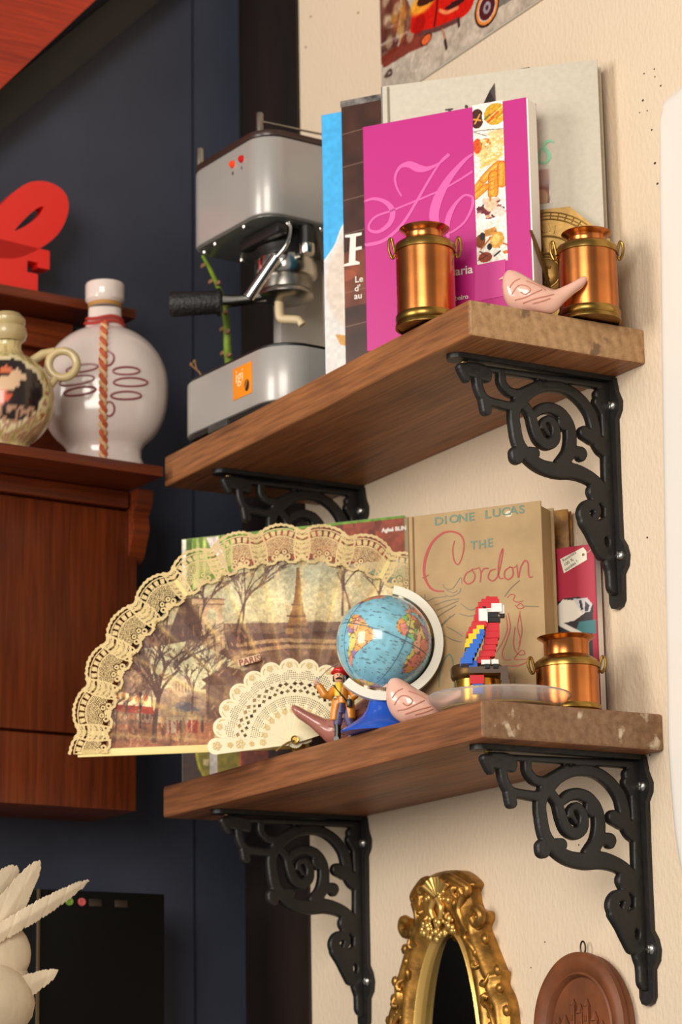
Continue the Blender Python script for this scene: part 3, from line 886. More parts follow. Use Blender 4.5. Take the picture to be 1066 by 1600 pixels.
b = MB(); b.tube(crom([(.152, .060, .240), (.152, .060, .226), (.150, .056, .210), (.140, .048, .196)], 4), .0026, 10); b.tube([(.141, .049, .198), (.116, .028, .1545)], [.0064, .0066], 14); b.build('steam_wand', M_chrome, em)
b = MB(); b.lathe([(.0001, .205), (.008, .205), (.009, .208), (.009, .216), (.0001, .216)], 20, Matrix.Translation((.150, .084, 0))); b.build('valve_cap', M_chrome, em)
b = MB(); b.lathe([(.0001, .216), (.0088, .216), (.0088, .240), (.0001, .240)], 20, Matrix.Translation((.150, .084, 0))); b.build('valve', M_blackp, em)
b = MB(); rslab(b, 0, .216, 0, .170, .042, .0125, .0735, .002, 12); base = b.build('base', M_grey, em)
b = MB(); rslab(b, .003, .213, .003, .167, .040, .0735, .0775, .001, 12); b.build('base_top', M_blackp, em)
b = MB(); rslab(b, .003, .213, .003, .167, .040, .0065, .0128, .0015, 12); b.build('base_plate', M_blackp, em)
for (x, y) in ((.025, .022), (.17, .022), (.025, .14), (.17, .14)):
    b = MB(); b.lathe([(.0001, 0), (.012, 0), (.0135, .002), (.0135, .0068), (.0001, .0068)], 20, Matrix.Translation((x, y, 0))); b.build('foot', M_blackp, em)
MB().box((.075, -.0005, .0035), (.115, .012, .0118), .001).build('rating_plate', mat('rating_plate', (60, 58, 56), .4), em)
st = MB().box((.128, -.0008, .028), (.1665, .0001, .0635), .0003).build('sticker', mat('orange_sticker', (240, 140, 22), .4), em)
text('sticker_lettering', 'igi', .021, mat('sticker_white', (250, 220, 170), .5), st, (.134, -.0010, .046), 1.0, sx=.9)
b = MB(); b.ball((.157, -.001, .0385), .0058, 14, sc=(.85, .12, 1.15), T=None); b.build('bean_mark', mat('bean', (38, 20, 10), .5), st)
strokes('bean_seam', [[(.154, .034), (.1565, .039), (.159, .0435)]], mat('bean_seam', (240, 140, 22), .5), st, r=.0007, depth=-.0017, h=.0001)

# ---- plant stem growing up behind the machine
M_stem = mat('green_stem', (122, 150, 34), .5, var=.25, scale=40)
M_leafb = mat('dry_leaf', (126, 90, 60), .7)
pl_ = empty('plant_stem', (-.583, -.14, .0645), 0, 'thin green plant stem with dry leaf scars, between the parts of the coffee machine', 'plant')
PS = crom([(0, 0, 0), (-.006, 0, .030), (-.0095, 0, .048), (-.0115, 0, .079), (-.018, -.001, .105), (-.0253, -.002, .1237), (-.046, -.004, .156), (-.0602, -.005, .174)], 5)
b = MB(); b.tube(PS, [.0056 - .0036 * i / (len(PS) - 1) for i in range(len(PS))], 10); b.build('stem', M_stem, pl_)
for k, s_ in ((7, 1), (9, -1), (13, 1), (14, -1), (17, 1), (26, 1), (27, -1), (31, -1)):
    p = PS[min(k, len(PS) - 1)]
    b = MB(); b.ball((p[0] + s_ * .0065, p[1] - .003, p[2]), .0042, 8, sc=(1.5, .5, .7)); b.build('leaf_scar', M_leafb, pl_)
b = MB(); b.tube([(-.002, -.03, .0), (-.012, -.035, .016), (-.024, -.038, .026)], [.0014, .0012, .0010], 6); b.ball((-.025, -.038, .028), .0026, 8); b.ball((-.019, -.037, .030), .0024, 8); b.tube([(-.016, -.036, .02), (-.019, -.037, .030)], .001, 6); b.build('twig', M_leafb, pl_)

# ---- books
M_paper = mat('paper_edges', (232, 220, 200), .8, var=.08, scale=300, stretch=(1, 60, .05))
M_paper_y = mat('yellowed_paper', (206, 172, 118), .8, var=.15, scale=300, stretch=(1, 60, .05))
M_paper_w = mat('white_paper', (246, 242, 236), .7, var=.04, scale=300, stretch=(1, 60, .05))
def book(name, O, th, w, h, t, m_cover, m_pages, label, hard=True, over=.003, spine_r=.0, group=None, cover=.0022):
    e = empty(name, O, R(th), label, 'book', group)
    c = cover if hard else .0006
    ov = over if hard else 0
    MB().box((0, 0, 0), (w, c, h), .0006 if hard else 0).build('front_cover', m_cover, e)
    MB().box((0, t - c, 0), (w, t, h), .0006 if hard else 0).build('back_cover', m_cover, e)
    MB().box((0, 0, 0), (c, t, h), .0006 if hard else 0).build('spine', m_cover, e)
    MB().box((c, c, ov), (w - ov, t - c, h - ov)).build('pages', m_pages, e)
    return e
M_vc = vcmat('printed_cover', .38)
M_vcg = vcmat('printed_gloss', .25, .3)
def ink(name, c, rough=.5): return mat(name, c, rough)

# blue and white cookbook
bb = book('cookbook', (-.3275, -.165, Z1), 36.5, .20, .3081, .018, mat('blue_cover', (70, 172, 232), .35), M_paper, 'tall cookbook with a sky-blue and white cover, next to the coffee machine')
cv = Canvas(.0008, .06, .001, .3072, .0007, (72, 178, 238))
cv.poly([(0, .0), (.06, 0), (.06, .215), (.042, .205), (.022, .178), (.014, .160), (.0, .142)], (226, 220, 214))
cv.ell((.05, .115), .045, .055, (222, 205, 190), 1, .1); cv.ell((.055, .10), .03, .048, (236, 224, 212), 1, .2)
cv.line([(.03, .125), (.038, .085), (.05, .06)], .003, (190, 160, 130), .6)
cv.poly([(.012, .062), (.03, .058), (.05, .04), (.052, .03), (.03, .045), (.018, .05)], (206, 150, 70))
cv.poly([(.0, 0), (.06, 0), (.06, .03), (.0, .014)], (150, 196, 214))
cv.line([(.0, .1425), (.014, .160), (.022, .178), (.042, .205), (.06, .215)], .0018, (236, 232, 228))
cv.noise(.05, .004); cv.build('cover_print', M_vcg, bb)

# dark brown chocolate cookbook
br = book('cookbook', (-.2855, -.165, Z1), 36, .21, .3071, .024, mat('brown_cover', (62, 34, 24), .3, coat=.2), M_paper_y, 'dark brown cookbook with a large white letter F, between the blue and the pink book')
cv = Canvas(.0008, .075, .001, .3062, .0006, (66, 36, 26))
cv.poly([(0, .08), (.075, .085), (.075, .145), (0, .14)], (112, 56, 34))
cv.ell((.04, .115), .05, .02, (140, 72, 42), .6, .5)
cv.noise(.18, .012)
for z in (.2715, .235, .198, .161, .097, .0605):
    cv.line([(0, z - .001), (.075, z + .006)], .0009, (140, 112, 96), .8)
cv.ell((.002, .115), .012, .006, (190, 90, 60), .5)
cv.build('cover_print', M_vcg, br)
b = MB(); b.box((-.0004, -.0009, .3010), (.070, -.0003, .3079)); b.build('torn_edge', mat('dark_torn', (30, 22, 20), .6, col2=(150, 140, 134), scale=60), br)
M_wht = ink('white_ink', (240, 232, 220))
fb = MB()
q = [(.0025,.1588),(.0213,.1589),(.0212,.1558),(.0147,.1554),(.0142,.1436),(.021,.1439),(.0209,.1405),(.014,.1402),(.0135,.1291),(.0185,.1269),(.0181,.1245),(.0004,.1249),(.0008,.1272),(.0062,.1281),(.0082,.1554),(.0024,.1563)]
fb.prism(q, -.0012, -.0006, 'xz'); fb.build('title_letter', M_wht, br, smooth=0)
for t_, (px, pz) in zip(('Le', "d'", 'au'), [(.0123,.1056),(.0118,.096),(.0112,.0878)]):
    text('subtitle', t_, .0098, M_wht, br, (px, -.0007, pz), 1.0, bold=.0001)

# large grey-beige hardback at the back
M_gcov = mat('grey_linen_cover', (208, 198, 180), .6, var=.04, scale=160, bump=.1, bscale=300)
gr = book('large_hardback', (-.1866, -.1762, Z1), 44, .222, .2853, .022, M_gcov, M_paper, 'large pale grey hardback behind the pink book, with dark and green letters')
b = MB(); b.tube([(.0075, -.0005, .002), (.0075, -.0005, .2835)], .0012, 6); b.build('hinge_groove', mat('groove', (150, 140, 124), .7), gr)
M_dk = ink('brown_black_ink', (58, 38, 34)); M_grn = ink('mint_ink', (142, 206, 164))
A1 = [(.1178,.2733),(.1184,.2513),(.1118,.2508),(.113,.2664),(.1059,.2502),(.1046,.25)]
b = MB(); b.prism(A1, -.0008, -.0003, 'xz'); b.build('title_letter', M_dk, gr, smooth=0)
b = MB(); b.prism([(.0665,.2519),(.0744,.2519),(.0744,.2508),(.0724,.2504),(.0715,.2436),(.0689,.244),(.0697,.2501),(.0664,.2505)], -.0008, -.0003, 'xz'); b.build('title_letter', M_dk, gr, smooth=0)
strokes('apostrophe', [[(.0869,.2526,.00142),(.0886,.2517,.00129),(.0875,.2478,.00052)]], M_dk, gr, depth=-.0003)
strokes('title_letter', [[(.1757,.2025,.00077),(.1726,.2049,.00129),(.1674,.2035,.00142),(.1653,.1991,.00168),(.169,.1932,.00206),(.1707,.1876,.00181),(.1667,.1827,.00129),(.1622,.1826,.00077)],[(.1627,.198,.00097),(.1598,.1889,.00116),(.1608,.1821,.00077),(.1571,.1846,.00065)]], M_grn, gr, depth=-.0003)
cv = Canvas(*[[(.1549,.1788)][0][0], [(.1703,.1769)][0][0]], [(.1632,.1402)][0][1], [(.1645,.1762)][0][1], .0007, (232, 226, 214))
u0, u1, v0, v1 = cv.u[0], cv.u[-1], cv.v[0], cv.v[-1]
cv.poly([(u0, v0), (u1 - .0012, v0), (u1 - .0012, v1 - .0012), (u0, v1 - .0012)], (150, 82, 62)); cv.noise(.35, .006)
cv.ell(((u0 + u1) / 2, v1 - .008), .012, .008, (176, 150, 140), .8, .6); cv.ell((u0 + .006, v0 + .006), .006, .008, (190, 150, 110), .9, .3)
cv.build('picture', M_vc, gr)

# bright pink paperback
M_pink = mat('pink_cover', (190, 22, 126), .36)
pk = book('pink_paperback', (-.1824, -.2013, Z1), 36, .174, .2348, .012, M_pink, M_paper_w, 'bright magenta paperback cookbook with a swirling letter H and a strip of food pictures', hard=False)
for o_ in list(pk.children):
    if o_.name.split('.')[0] in ('pages', 'back_cover'): bpy.data.objects.remove(o_)
MB().prism([(.0006, .0006), (.1755, .0006), (.1775, .019), (.0006, .0110)], 0, .2335, 'xy').build('pages', M_paper_w, pk)
MB().prism([(.0, .0112), (.1775, .0192), (.1775, .0198), (.0, .0118)], 0, .2348, 'xy').build('back_cover', M_pink, pk)
MB().prism([(.08, .0160), (.1725, .0202), (.1725, .0245), (.08, .0185)], 0, .2235, 'xy').build('loose_sheets', M_paper_w, pk)
M_pk2 = ink('pale_pink_ink', (222, 92, 168), .35)
strokes('swirl_letter', [[(.0408,.1544,.00076),(.0357,.165,.00106),(.0344,.1763,.00136),(.0402,.1856,.00182),(.0499,.1863,.00333),(.0594,.1807,.00393),(.069,.1786,.00242),(.0818,.1823,.00121),(.0924,.1899,.00197)],[(.0924,.1896,.00166),(.0834,.1836,.00121),(.0686,.1641,.00136),(.0553,.1444,.00151),(.0404,.1249,.00166),(.0224,.1121,.00182),(.0062,.1097,.00182),(-.0031,.1118,.00151)],[(-.0013,.1551,.00121),(.0105,.1569,.00151),(.0233,.1513,.00212),(.0308,.1406,.00303),(.0276,.1285,.00272),(.0162,.1217,.00182),(.0065,.1241,.00136),(.0054,.1306,.00121),(.0133,.138,.00121),(.0328,.1418,.00106),(.0794,.1529,.00106),(.1002,.1603,.00106),(.1165,.1677,.00121)],[(.1171,.1856,.00121),(.1071,.1795,.00212),(.0908,.1635,.00363),(.0792,.1451,.00514),(.0748,.1302,.00514),(.0761,.1191,.00424)],[(.1157,.1413,.00121),(.1076,.1442,.00121),(.098,.1373,.00182),(.0906,.126,.00303),(.0879,.114,.00272),(.0891,.103,.00151)],[(.1157,.1413,.00121),(.1151,.1313,.00151),(.1068,.1171,.00121),(.0956,.1097,.00121),(.0893,.1076,.00091)]], M_pk2, pk, depth=.0, n=8, umin=.0015)
c0, c1 = [(.1182,.146),(.1499,.1406)]
e0, e1 = [(.1366,.2323),(.1315,.0727)]
du = c1[0] - c0[0]
cv = Canvas(c0[0], c1[0], e1[1] - .002, e0[1] + .004, .00055, (246, 236, 222))
def fp(x, y):      # crop pixel of the strip -> cover coordinates
    return (c0[0] + (x - 132) / 268 * du, e0[1] + .004 - (y - 110) / 1446 * (e0[1] - e1[1] + .006))
def fe(c, rx, ry, col, **k): cv.ell(fp(*c), rx / 268 * du, ry / 1446 * (e0[1] - e1[1] + .006), col, **k)
def flin(P, w, col, **k): cv.line([fp(*q) for q in P], w / 268 * du, col, **k)
fe((170, 240), 60, 90, (70, 32, 18)); flin([(140, 240), (200, 260)], 14, (226, 150, 60)); flin([(150, 280), (195, 205)], 14, (226, 160, 70))
fe((330, 230), 115, 120, (250, 246, 236)); fe((330, 225), 98, 100, (214, 164, 40)); 
for k in range(26):
    a = random.uniform(0, 6.28); r_ = random.uniform(0, 70)
    x, y = 330 + r_ * math.cos(a), 225 + r_ * math.sin(a)
    flin([(x - 25, y + 18), (x + 22, y - 18)], random.uniform(10, 20), random.choice([(236, 196, 70), (226, 170, 40), (206, 140, 30), (240, 210, 110), (214, 84, 30), (120, 110, 40)]), curve=False)
flin([(140, 350), (260, 358), (395, 372)], 6, (90, 80, 70)); flin([(140, 358), (250, 412)], 6, (90, 80, 70))
fe((340, 400), 80, 30, (240, 190, 110), al=.7)
cv.poly([fp(140, 440), fp(400, 425), fp(390, 560), fp(340, 670), fp(200, 690), fp(180, 590), fp(140, 560)], (238, 208, 140))
fe((165, 490), 40, 70, (214, 84, 24)); fe((235, 480), 50, 50, (230, 120, 30)); fe((210, 470), 16, 30, (150, 130, 60))
for k in range(90):
    fe((random.uniform(210, 395), random.uniform(440, 620)), random.uniform(10, 22), random.uniform(6, 14), random.choice([(250, 232, 190), (240, 214, 150), (226, 190, 110)]))
flin([(190, 690), (240, 660), (380, 600)], 20, (236, 196, 100))
for P, w in (([(135, 880), (235, 770)], 60), ([(210, 800), (300, 720), (350, 690)], 70), ([(290, 940), (300, 780)], 95), ([(370, 860), (375, 700)], 80), ([(135, 940), (230, 870)], 60)):
    flin(P, w, (196, 96, 16)); flin(P, w * .8, (236, 150, 36)); flin([(x - 8, y) for x, y in P], w * .3, (246, 186, 84), al=.7)
for k in range(4): flin([(265, 800 + k * 36), (330, 780 + k * 36)], 5, (206, 110, 24))
fe((265, 1080), 132, 110, (246, 238, 232)); fe((255, 1075), 112, 88, (150, 80, 80))
for k in range(36):
    fe((random.uniform(155, 380), random.uniform(990, 1150)), random.uniform(16, 36), random.uniform(14, 30), random.choice([(246, 220, 206), (236, 190, 170), (120, 40, 52), (226, 170, 130), (250, 236, 226), (90, 34, 44)]))
fe((270, 1050), 50, 50, (244, 196, 160)); fe((330, 1110), 55, 45, (240, 210, 196)); flin([(262, 1000), (268, 960)], 18, (206, 130, 40))
cv.poly([fp(200, 1260), fp(300, 1240), fp(320, 1300), fp(215, 1320)], (206, 140, 60)); fe((165, 1350), 44, 60, (140, 70, 30)); fe((185, 1310), 26, 36, (50, 30, 26))
for P in ([(250, 1330), (400, 1420)], [(170, 1420), (260, 1330)], [(300, 1280), (330, 1430)]): flin(P, 14, (190, 96, 30))
fe((312, 1360), 60, 74, (222, 160, 66), rot=-.4); fe((300, 1355), 34, 50, (240, 200, 110), rot=-.4); fe((205, 1500), 60, 46, (150, 64, 34)); fe((245, 1412), 22, 30, (40, 24, 22))
flin([(285, 1500), (335, 1465)], 14, (34, 24, 22)); flin([(160, 1440), (230, 1500)], 12, (120, 50, 30)); fe((385, 1480), 26, 16, (220, 120, 50)); flin([(140, 1520), (235, 1480)], 8, (90, 40, 26))
cv.noise(.12, .0016); cv.build('picture_strip', M_vcg, pk)
lo = [(.1159,.0706),(.1476,.0721),(.1464,.0353),(.1147,.0336)]
b = MB(); b.prism(lo, -.0006, -.0001, 'xz'); b.build('pale_panel', ink('panel_pink', (206, 54, 142), .4), pk, smooth=0)
(a0, a1), (r0, r1) = [(.0953,.0633),(.0946,.0379)]
text('author_lettering', 'aria', .0125, M_wht, pk, (a0, -.0007, a1), 1.0, bold=.0002)
text('author_lettering', 'Ribeiro', .0070, M_wht, pk, (r0 - .006, -.0007, r1), .95, bold=.0001)

# ---- brass sundial plate leaning on the grey book
M_brassd = mat('aged_brass', (176, 136, 70), .42, metal=.6, var=.25, scale=50, bump=.15, bscale=80)
sd = empty('sundial', (-.0661, -.0658, Z1), R(44), 'octagonal brass sundial plate with roman numerals and a sun face, behind the right copper churn', 'sundial')
ap = .0655; ex = ap / math.cos(R(22.5))
oc = [(ex * math.cos(R(22.5 + 45 * k)), ap + ex * math.sin(R(22.5 + 45 * k))) for k in range(8)]
b = MB(); b.prism(oc, -.004, 0, 'xz'); b.build('plate', M_brassd, sd)
def ring(r, w, y=-.0046, n=64):
    return MB().tube([(r * math.cos(2 * math.pi * k / n), y, ap + r * math.sin(2 * math.pi * k / n)) for k in range(n)], w, 6, closed=True)
for r_, w in ((.062, .0007), (.0585, .0006), (.055, .0008), (.0375, .0010), (.0195, .0016), (.0165, .0008)):
    ring(r_, w).build('ring', M_brassd, sd)
b = MB()
for k in range(48):
    a = 2 * math.pi * k / 48
    b.tube([(.055 * math.cos(a), -.0045, ap + .055 * math.sin(a)), (.062 * math.cos(a), -.0045, ap + .062 * math.sin(a))], .0005, 4)
tag(b.build('hour_mark', M_brassd, sd), kind='stuff')
for k in range(16):
    a = 2 * math.pi * k / 16; L_ = .0335 if k % 2 == 0 else .029
    b = MB()
    P0 = [(.0185 * math.cos(a - .17), ap + .0185 * math.sin(a - .17)), (L_ * math.cos(a), ap + L_ * math.sin(a)), (.0185 * math.cos(a + .17), ap + .0185 * math.sin(a + .17))]
    b.add([(P0[0][0], -.004, P0[0][1]), (P0[1][0], -.004, P0[1][1]), (P0[2][0], -.004, P0[2][1]), (.024 * math.cos(a), -.0062, ap + .024 * math.sin(a))], [(0, 1, 3), (1, 2, 3), (2, 0, 3)])
    b.build('sun_ray', M_brassd, sd)
b = MB(); b.ball((0, -.0035, ap), .015, 20, sc=(1, .35, 1)); b.ball((-.005, -.008, ap + .004), .0022, 8); b.ball((.005, -.008, ap + .004), .0022, 8); b.ball((0, -.0085, ap - .001), .0028, 8, sc=(.7, 1, 1.4)); b.tube([(-.005, -.0078, ap - .007), (0, -.0083, ap - .0085), (.005, -.0078, ap - .007)], .0012, 6)
b.build('sun_face', M_brassd, sd)
for a, s_ in ((100, 'XII'), (78, 'I'), (57, 'II'), (36, 'III'), (122, 'XI'), (144, 'X'), (15, 'IIII'), (166, 'IX')):
    t_ = text('numeral', s_, .0125, M_brassd, sd, (.0405 * math.cos(R(a)), -.0045, ap + .0405 * math.sin(R(a))), 1.0, ext=.0006)
    t_.rotation_euler = (0, R(90 - a), 0)
b = MB()
gq = [(.004, -.004, .046), (.003, -.004, .066), (-.0044, -.0455, .0950), (-.0030, -.0535, .0930)]
b.add([(x - .0014, y, z) for x, y, z in gq] + [(x + .0014, y, z) for x, y, z in gq], [(0, 1, 2, 3), (7, 6, 5, 4), (0, 1, 5, 4), (1, 2, 6, 5), (2, 3, 7, 6), (3, 0, 4, 7)]); b.build('gnomon', mat('gnomon_brass', (140, 112, 70), .4, metal=.7), sd, smooth=0)

# ---- copper milk churns
M_copper = mat('polished_copper', (214, 130, 70), .25, metal=1, var=.16, scale=22, bump=.03, bscale=60)
M_brass = mat('churn_brass', (172, 134, 66), .30, metal=1, var=.25, scale=45)
def churn(loc, r, h, rz, label, neck=.62, lip=.82, sh=.76, up=.0):
    e = empty('copper_churn', loc, rz, label, 'churn', 'little copper and brass milk churns')
    b = MB(); b.lathe([(.0001, .12 * h), (.965 * r, .12 * h), (.965 * r, (sh + .005) * h), (.0001, (sh + .005) * h)], 56); b.build('body', M_copper, e)
    b = MB(); b.lathe([(.0001, .012 * h), (.96 * r, .012 * h), (.96 * r, 0), (1.03 * r, 0), (1.03 * r, .03 * h), (.985 * r, .05 * h), (1.02 * r, .065 * h), (1.02 * r, .11 * h), (.985 * r, .13 * h), (.965 * r, .13 * h)], 56); b.build('base_ring', M_brass, e)
    b = MB(); b.lathe([(.96 * r, (sh - .005) * h), (1.0 * r, (sh - .005) * h), (1.015 * r, sh * h), (1.015 * r, (sh + .055) * h), (.96 * r, (sh + .08 + up * .3) * h), (.86 * r, (sh + .10 + up * .6) * h), (neck * r + .001, (sh + .125 + up) * h), (neck * r, (sh + .13 + up) * h)], 56); b.build('shoulder', M_brass, e)
    b = MB(); b.lathe([(neck * r, (sh + .12 + up) * h), (neck * r, .93 * h), ((neck + .05) * r, .955 * h), (lip * r, .985 * h), ((lip + .02) * r, .995 * h), (lip * r, h), ((neck + .02) * r, .975 * h), ((neck - .04) * r, .94 * h), ((neck - .04) * r, .9 * h), (.0001, .9 * h)], 56); b.build('neck', M_copper, e)
    for s_ in (-1, 1):
        b = MB()
        pts = crom([(s_ * 1.00 * r, 0, (sh + .0) * h), (s_ * 1.04 * r, 0, (sh + .08) * h), (s_ * 1.10 * r, 0, (sh + .15) * h), (s_ * 1.18 * r, 0, (sh + .12) * h), (s_ * 1.18 * r, 0, (sh + .03) * h), (s_ * 1.08 * r, 0, (sh - .05) * h), (s_ * 1.0 * r, 0, (sh - .015) * h)], 6)
        b.tube(pts, .0014, 8); b.build('handle', M_brass, e)
    return e
churn((-.094, -.187, Z1), .0292, .1005, R(60), 'copper milk churn standing in front of the pink book')
churn((-.0085, -.0575, Z1), .0294, .090, R(62), 'copper milk churn at the right end of the upper shelf', .60, .80)

# ---- pink ceramic birds
M_pinkc = mat('pink_ceramic', (236, 184, 164), .22, coat=.5, var=.06, scale=30)
M_pinkd = mat('dusky_pink_ceramic', (178, 112, 98), .22, coat=.5, var=.06, scale=30)
M_crev = mat('bird_line', (196, 132, 112), .5); M_crevd = mat('bird_line_dark', (134, 76, 66), .5)
def bird(loc, rz, s, m, ml, label):
    """faces local -x, tail to +x; standing on its flat belly"""
    e = empty('ceramic_bird', loc, rz, label, 'bird figurine', 'pink ceramic birds')
    # profile rings along x : (x, centre z, half width y, half height z)
    TB = [(-.0365, .031, .029, .001), (-.0350, .041, .019, .008), (-.0310, .0470, .010, .0120), (-.0250, .0480, .004, .0145), (-.0180, .0450, .0, .0165), (-.0100, .0395, .0, .018), (0, .0330, .0, .0175), (.010, .0280, .0, .0145),
          (.018, .0255, .003, .0115), (.026, .0285, .011, .009), (.036, .0330, .020, .0082), (.045, .0380, .0265, .0075), (.0495, .0385, .032, .005), (.051, .0365, .0355, .001)]
    S = [(x, (tt + bb_) / 2, w_, (tt - bb_) / 2) for x, tt, bb_, w_ in TB]
    S = [tuple(float(x) for x in q) for q in crom(S, 4)]
    b = MB(); n = 24; v = []; f = []
    for (x, cz, ry, rz_) in S:
        for k in range(n):
            a = 2 * math.pi * k / n
            v.append((x * s, ry * math.cos(a) * s, max(0.0, cz + rz_ * math.sin(a)) * s))
    for i in range(len(S) - 1):
        f += [(i * n + k, i * n + (k + 1) % n, (i + 1) * n + (k + 1) % n, (i + 1) * n + k) for k in range(n)]
    b.add(v, f); b.build('body', m, e, smooth=70)
    b = MB(); b.add([(-.0335 * s, -.003 * s, .0385 * s), (-.0335 * s, .003 * s, .0385 * s), (-.0330 * s, 0, .0435 * s), (-.0400 * s, 0, .0385 * s)], [(0, 1, 2), (0, 1, 3), (1, 2, 3), (0, 2, 3)]); b.build('beak', m, e, smooth=0)
    def side(x, z, sgn):
        for i in range(len(S) - 1):
            if S[i][0] <= x <= S[i + 1][0]:
                t = (x - S[i][0]) / (S[i + 1][0] - S[i][0] + 1e-9)
                q = [S[i][j] * (1 - t) + S[i + 1][j] * t for j in range(4)]
                k = max(0.05, 1 - ((z - q[1]) / q[3]) ** 2)
                return (x * s, sgn * q[2] * math.sqrt(k) * s, z * s)
        return (x * s, 0, z * s)
    for sgn in (-1, 1):
        for C_ in ([(-.027, .018), (-.020, .026), (-.012, .025), (-.008, .020), (-.013, .016), (-.018, .019)], [(-.024, .012), (-.014, .013), (-.004, .017), (.004, .021)], [(-.012, .031), (-.002, .027), (.008, .021)],
                   [(-.016, .008), (-.004, .011), (.008, .014), (.016, .017)], [(-.029, .025), (-.024, .031), (-.018, .034)], [(-.006, .007), (.004, .009), (.012, .012)]):
            P_ = [side(x, z, sgn) for x, z in crom(C_, 4)]
            b = MB(); b.tube(P_, .0007 * s, 5); b.build('feather_line', ml, e)
    return e
bird((-.008, -.117, Z1), R(57), .92, M_pinkc, M_crev, 'pale pink ceramic bird at the corner of the upper shelf')

# ================================================================== things on the lower shelf
# ---- large paper fan with a lace edge, painted with views of Paris
PIV = (-.3812, -.1733, -.374)
fan = empty('paris_fan', PIV, R(59.9), 'large open paper fan painted with Paris views and edged with cream lace', 'fan')
cv = Canvas(-.235, .19, -.012, .225, .0006, (196, 186, 152))
n1 = vnoise(cv.U / .02, cv.V / .02); n2 = vnoise(cv.U / .006, cv.V / .009)
sky = np.clip((cv.V - .10) / .09, 0, 1)
cv.put(sky * .8, (200, 206, 178)); cv.put(np.clip((n1 - .3) * 1.6, 0, 1) * np.clip((cv.V - .1) / .08, 0, 1) * .6, (228, 220, 186)); cv.put(np.clip(vnoise(cv.U / .035 + 7, cv.V / .03) - .45, 0, 1) * np.clip((cv.V - .1) / .08, 0, 1), (176, 196, 200))
def fpl(P, c, al=1.0): cv.poly(P, c, al)
# far row: avenue, arch, tree belt, tower, river
cv.put((cv.V < .128) & (cv.V > .06), (112, 84, 74), .85)
fpl([(-.1171,.155),(-.1006,.1581),(-.0875,.1209),(-.0282,.1166),(.0377,.1188),(.0642,.1251),(.1304,.1341),(.1561,.1069),(.1556,.0868),(-.1073,.0911),(-.1336,.1116)], (96, 68, 60))
fpl([(-.1073,.0911),(.0243,.1023),(.1559,.1002),(.1552,.0735),(-.0549,.0703)], (122, 92, 76))
for P in [[(-.0599,.105),(-.0151,.1096),(.0441,.1073),(.1166,.1075)],[(-.0547,.0969),(-.0086,.1028),(.0506,.1005)]]: cv.line(P, .004, (176, 146, 112), .9)
AR = [(-.1072,.1555),(-.0741,.1536),(-.0742,.1482),(-.0762,.1483),(-.0763,.1274),(-.0809,.1275),(-.0808,.1389),(-.0848,.1444),(-.0887,.1444),(-.092,.1398),(-.0927,.1277),(-.0993,.1278),(-.0999,.1473),(-.1072,.1488)]
fpl(AR, (196, 168, 136)); cv.line(AR[:2], .0014, (120, 92, 74)); cv.line([AR[2], AR[-1]], .0012, (120, 92, 74), curve=False)
fpl([(-.0954,.1344),(-.0756,.1321),(-.0731,.1039),(-.0876,.0908),(-.0994,.1043)], (206, 190, 160), .8)
for k in range(60):
    x, y = random.uniform(285, 405), random.uniform(965, 1000)
    cv.line([(-.11 + (x - 300) / 1500 , .125 - (y - 970) / 1560), (-.11 + (x - 300) / 1500, .118 - (y - 970) / 1560)], .0012, random.choice([(70, 48, 44), (150, 110, 80), (96, 66, 56)]), .8, curve=False)
TW = [(.001,.1862),(.0043,.1862),(.0059,.1598),(.0077,.1429),(.0102,.1327),(.0139,.1159),(.0087,.116),(.0062,.1261),(-.0004,.1262),(-.0038,.1162),(-.0111,.1163),(-.0069,.133),(-.0028,.1464),(-.0007,.1599)]
fpl(TW, (150, 112, 76)); 
for a, w in (((452, 963), (479, 963)), 2), (((447, 981), (483, 981)), 3), (((459, 944), (474, 944)), 1.5):
    cv.line([( (q[0] - 465) / 1535, (1165 - q[1]) / 1570 + .006) for q in a], w / 1000, (104, 72, 52), curve=False)
def btree(x, y, h, lean, s, col, depth=0, w=None):
    """bare branching tree, pixel-sized in fan space"""
    w = w or s * .11
    x2, y2 = x + lean * h, y + h
    cv.line([(x, y), (x + lean * h * .35, y + h * .5), (x2, y2)], w, col, .9, w2=w * .6)
    if depth < 5:
        for k in range(3 if depth < 3 else 2):
            t = random.uniform(.45, 1)
            btree(x + lean * h * t * .8, y + h * t, h * random.uniform(.45, .7), lean + random.uniform(-.95, .95), s, col, depth + 1, max(w * .58, .0005))
random.seed(11)
for (px, pz, h, ln) in ((-.062, .118, .045, .35), (-.056, .112, .05, .1), (.048, .135, .04, .05), (.057, .135, .045, -.3), (.085, .135, .04, .1), (.105, .135, .045, -.05), (-.115, .118, .04, -.1), (-.135, .105, .045, .1), (-.1, .12, .035, .2)):
    btree(px, pz, h, ln, .022, (92, 64, 58))
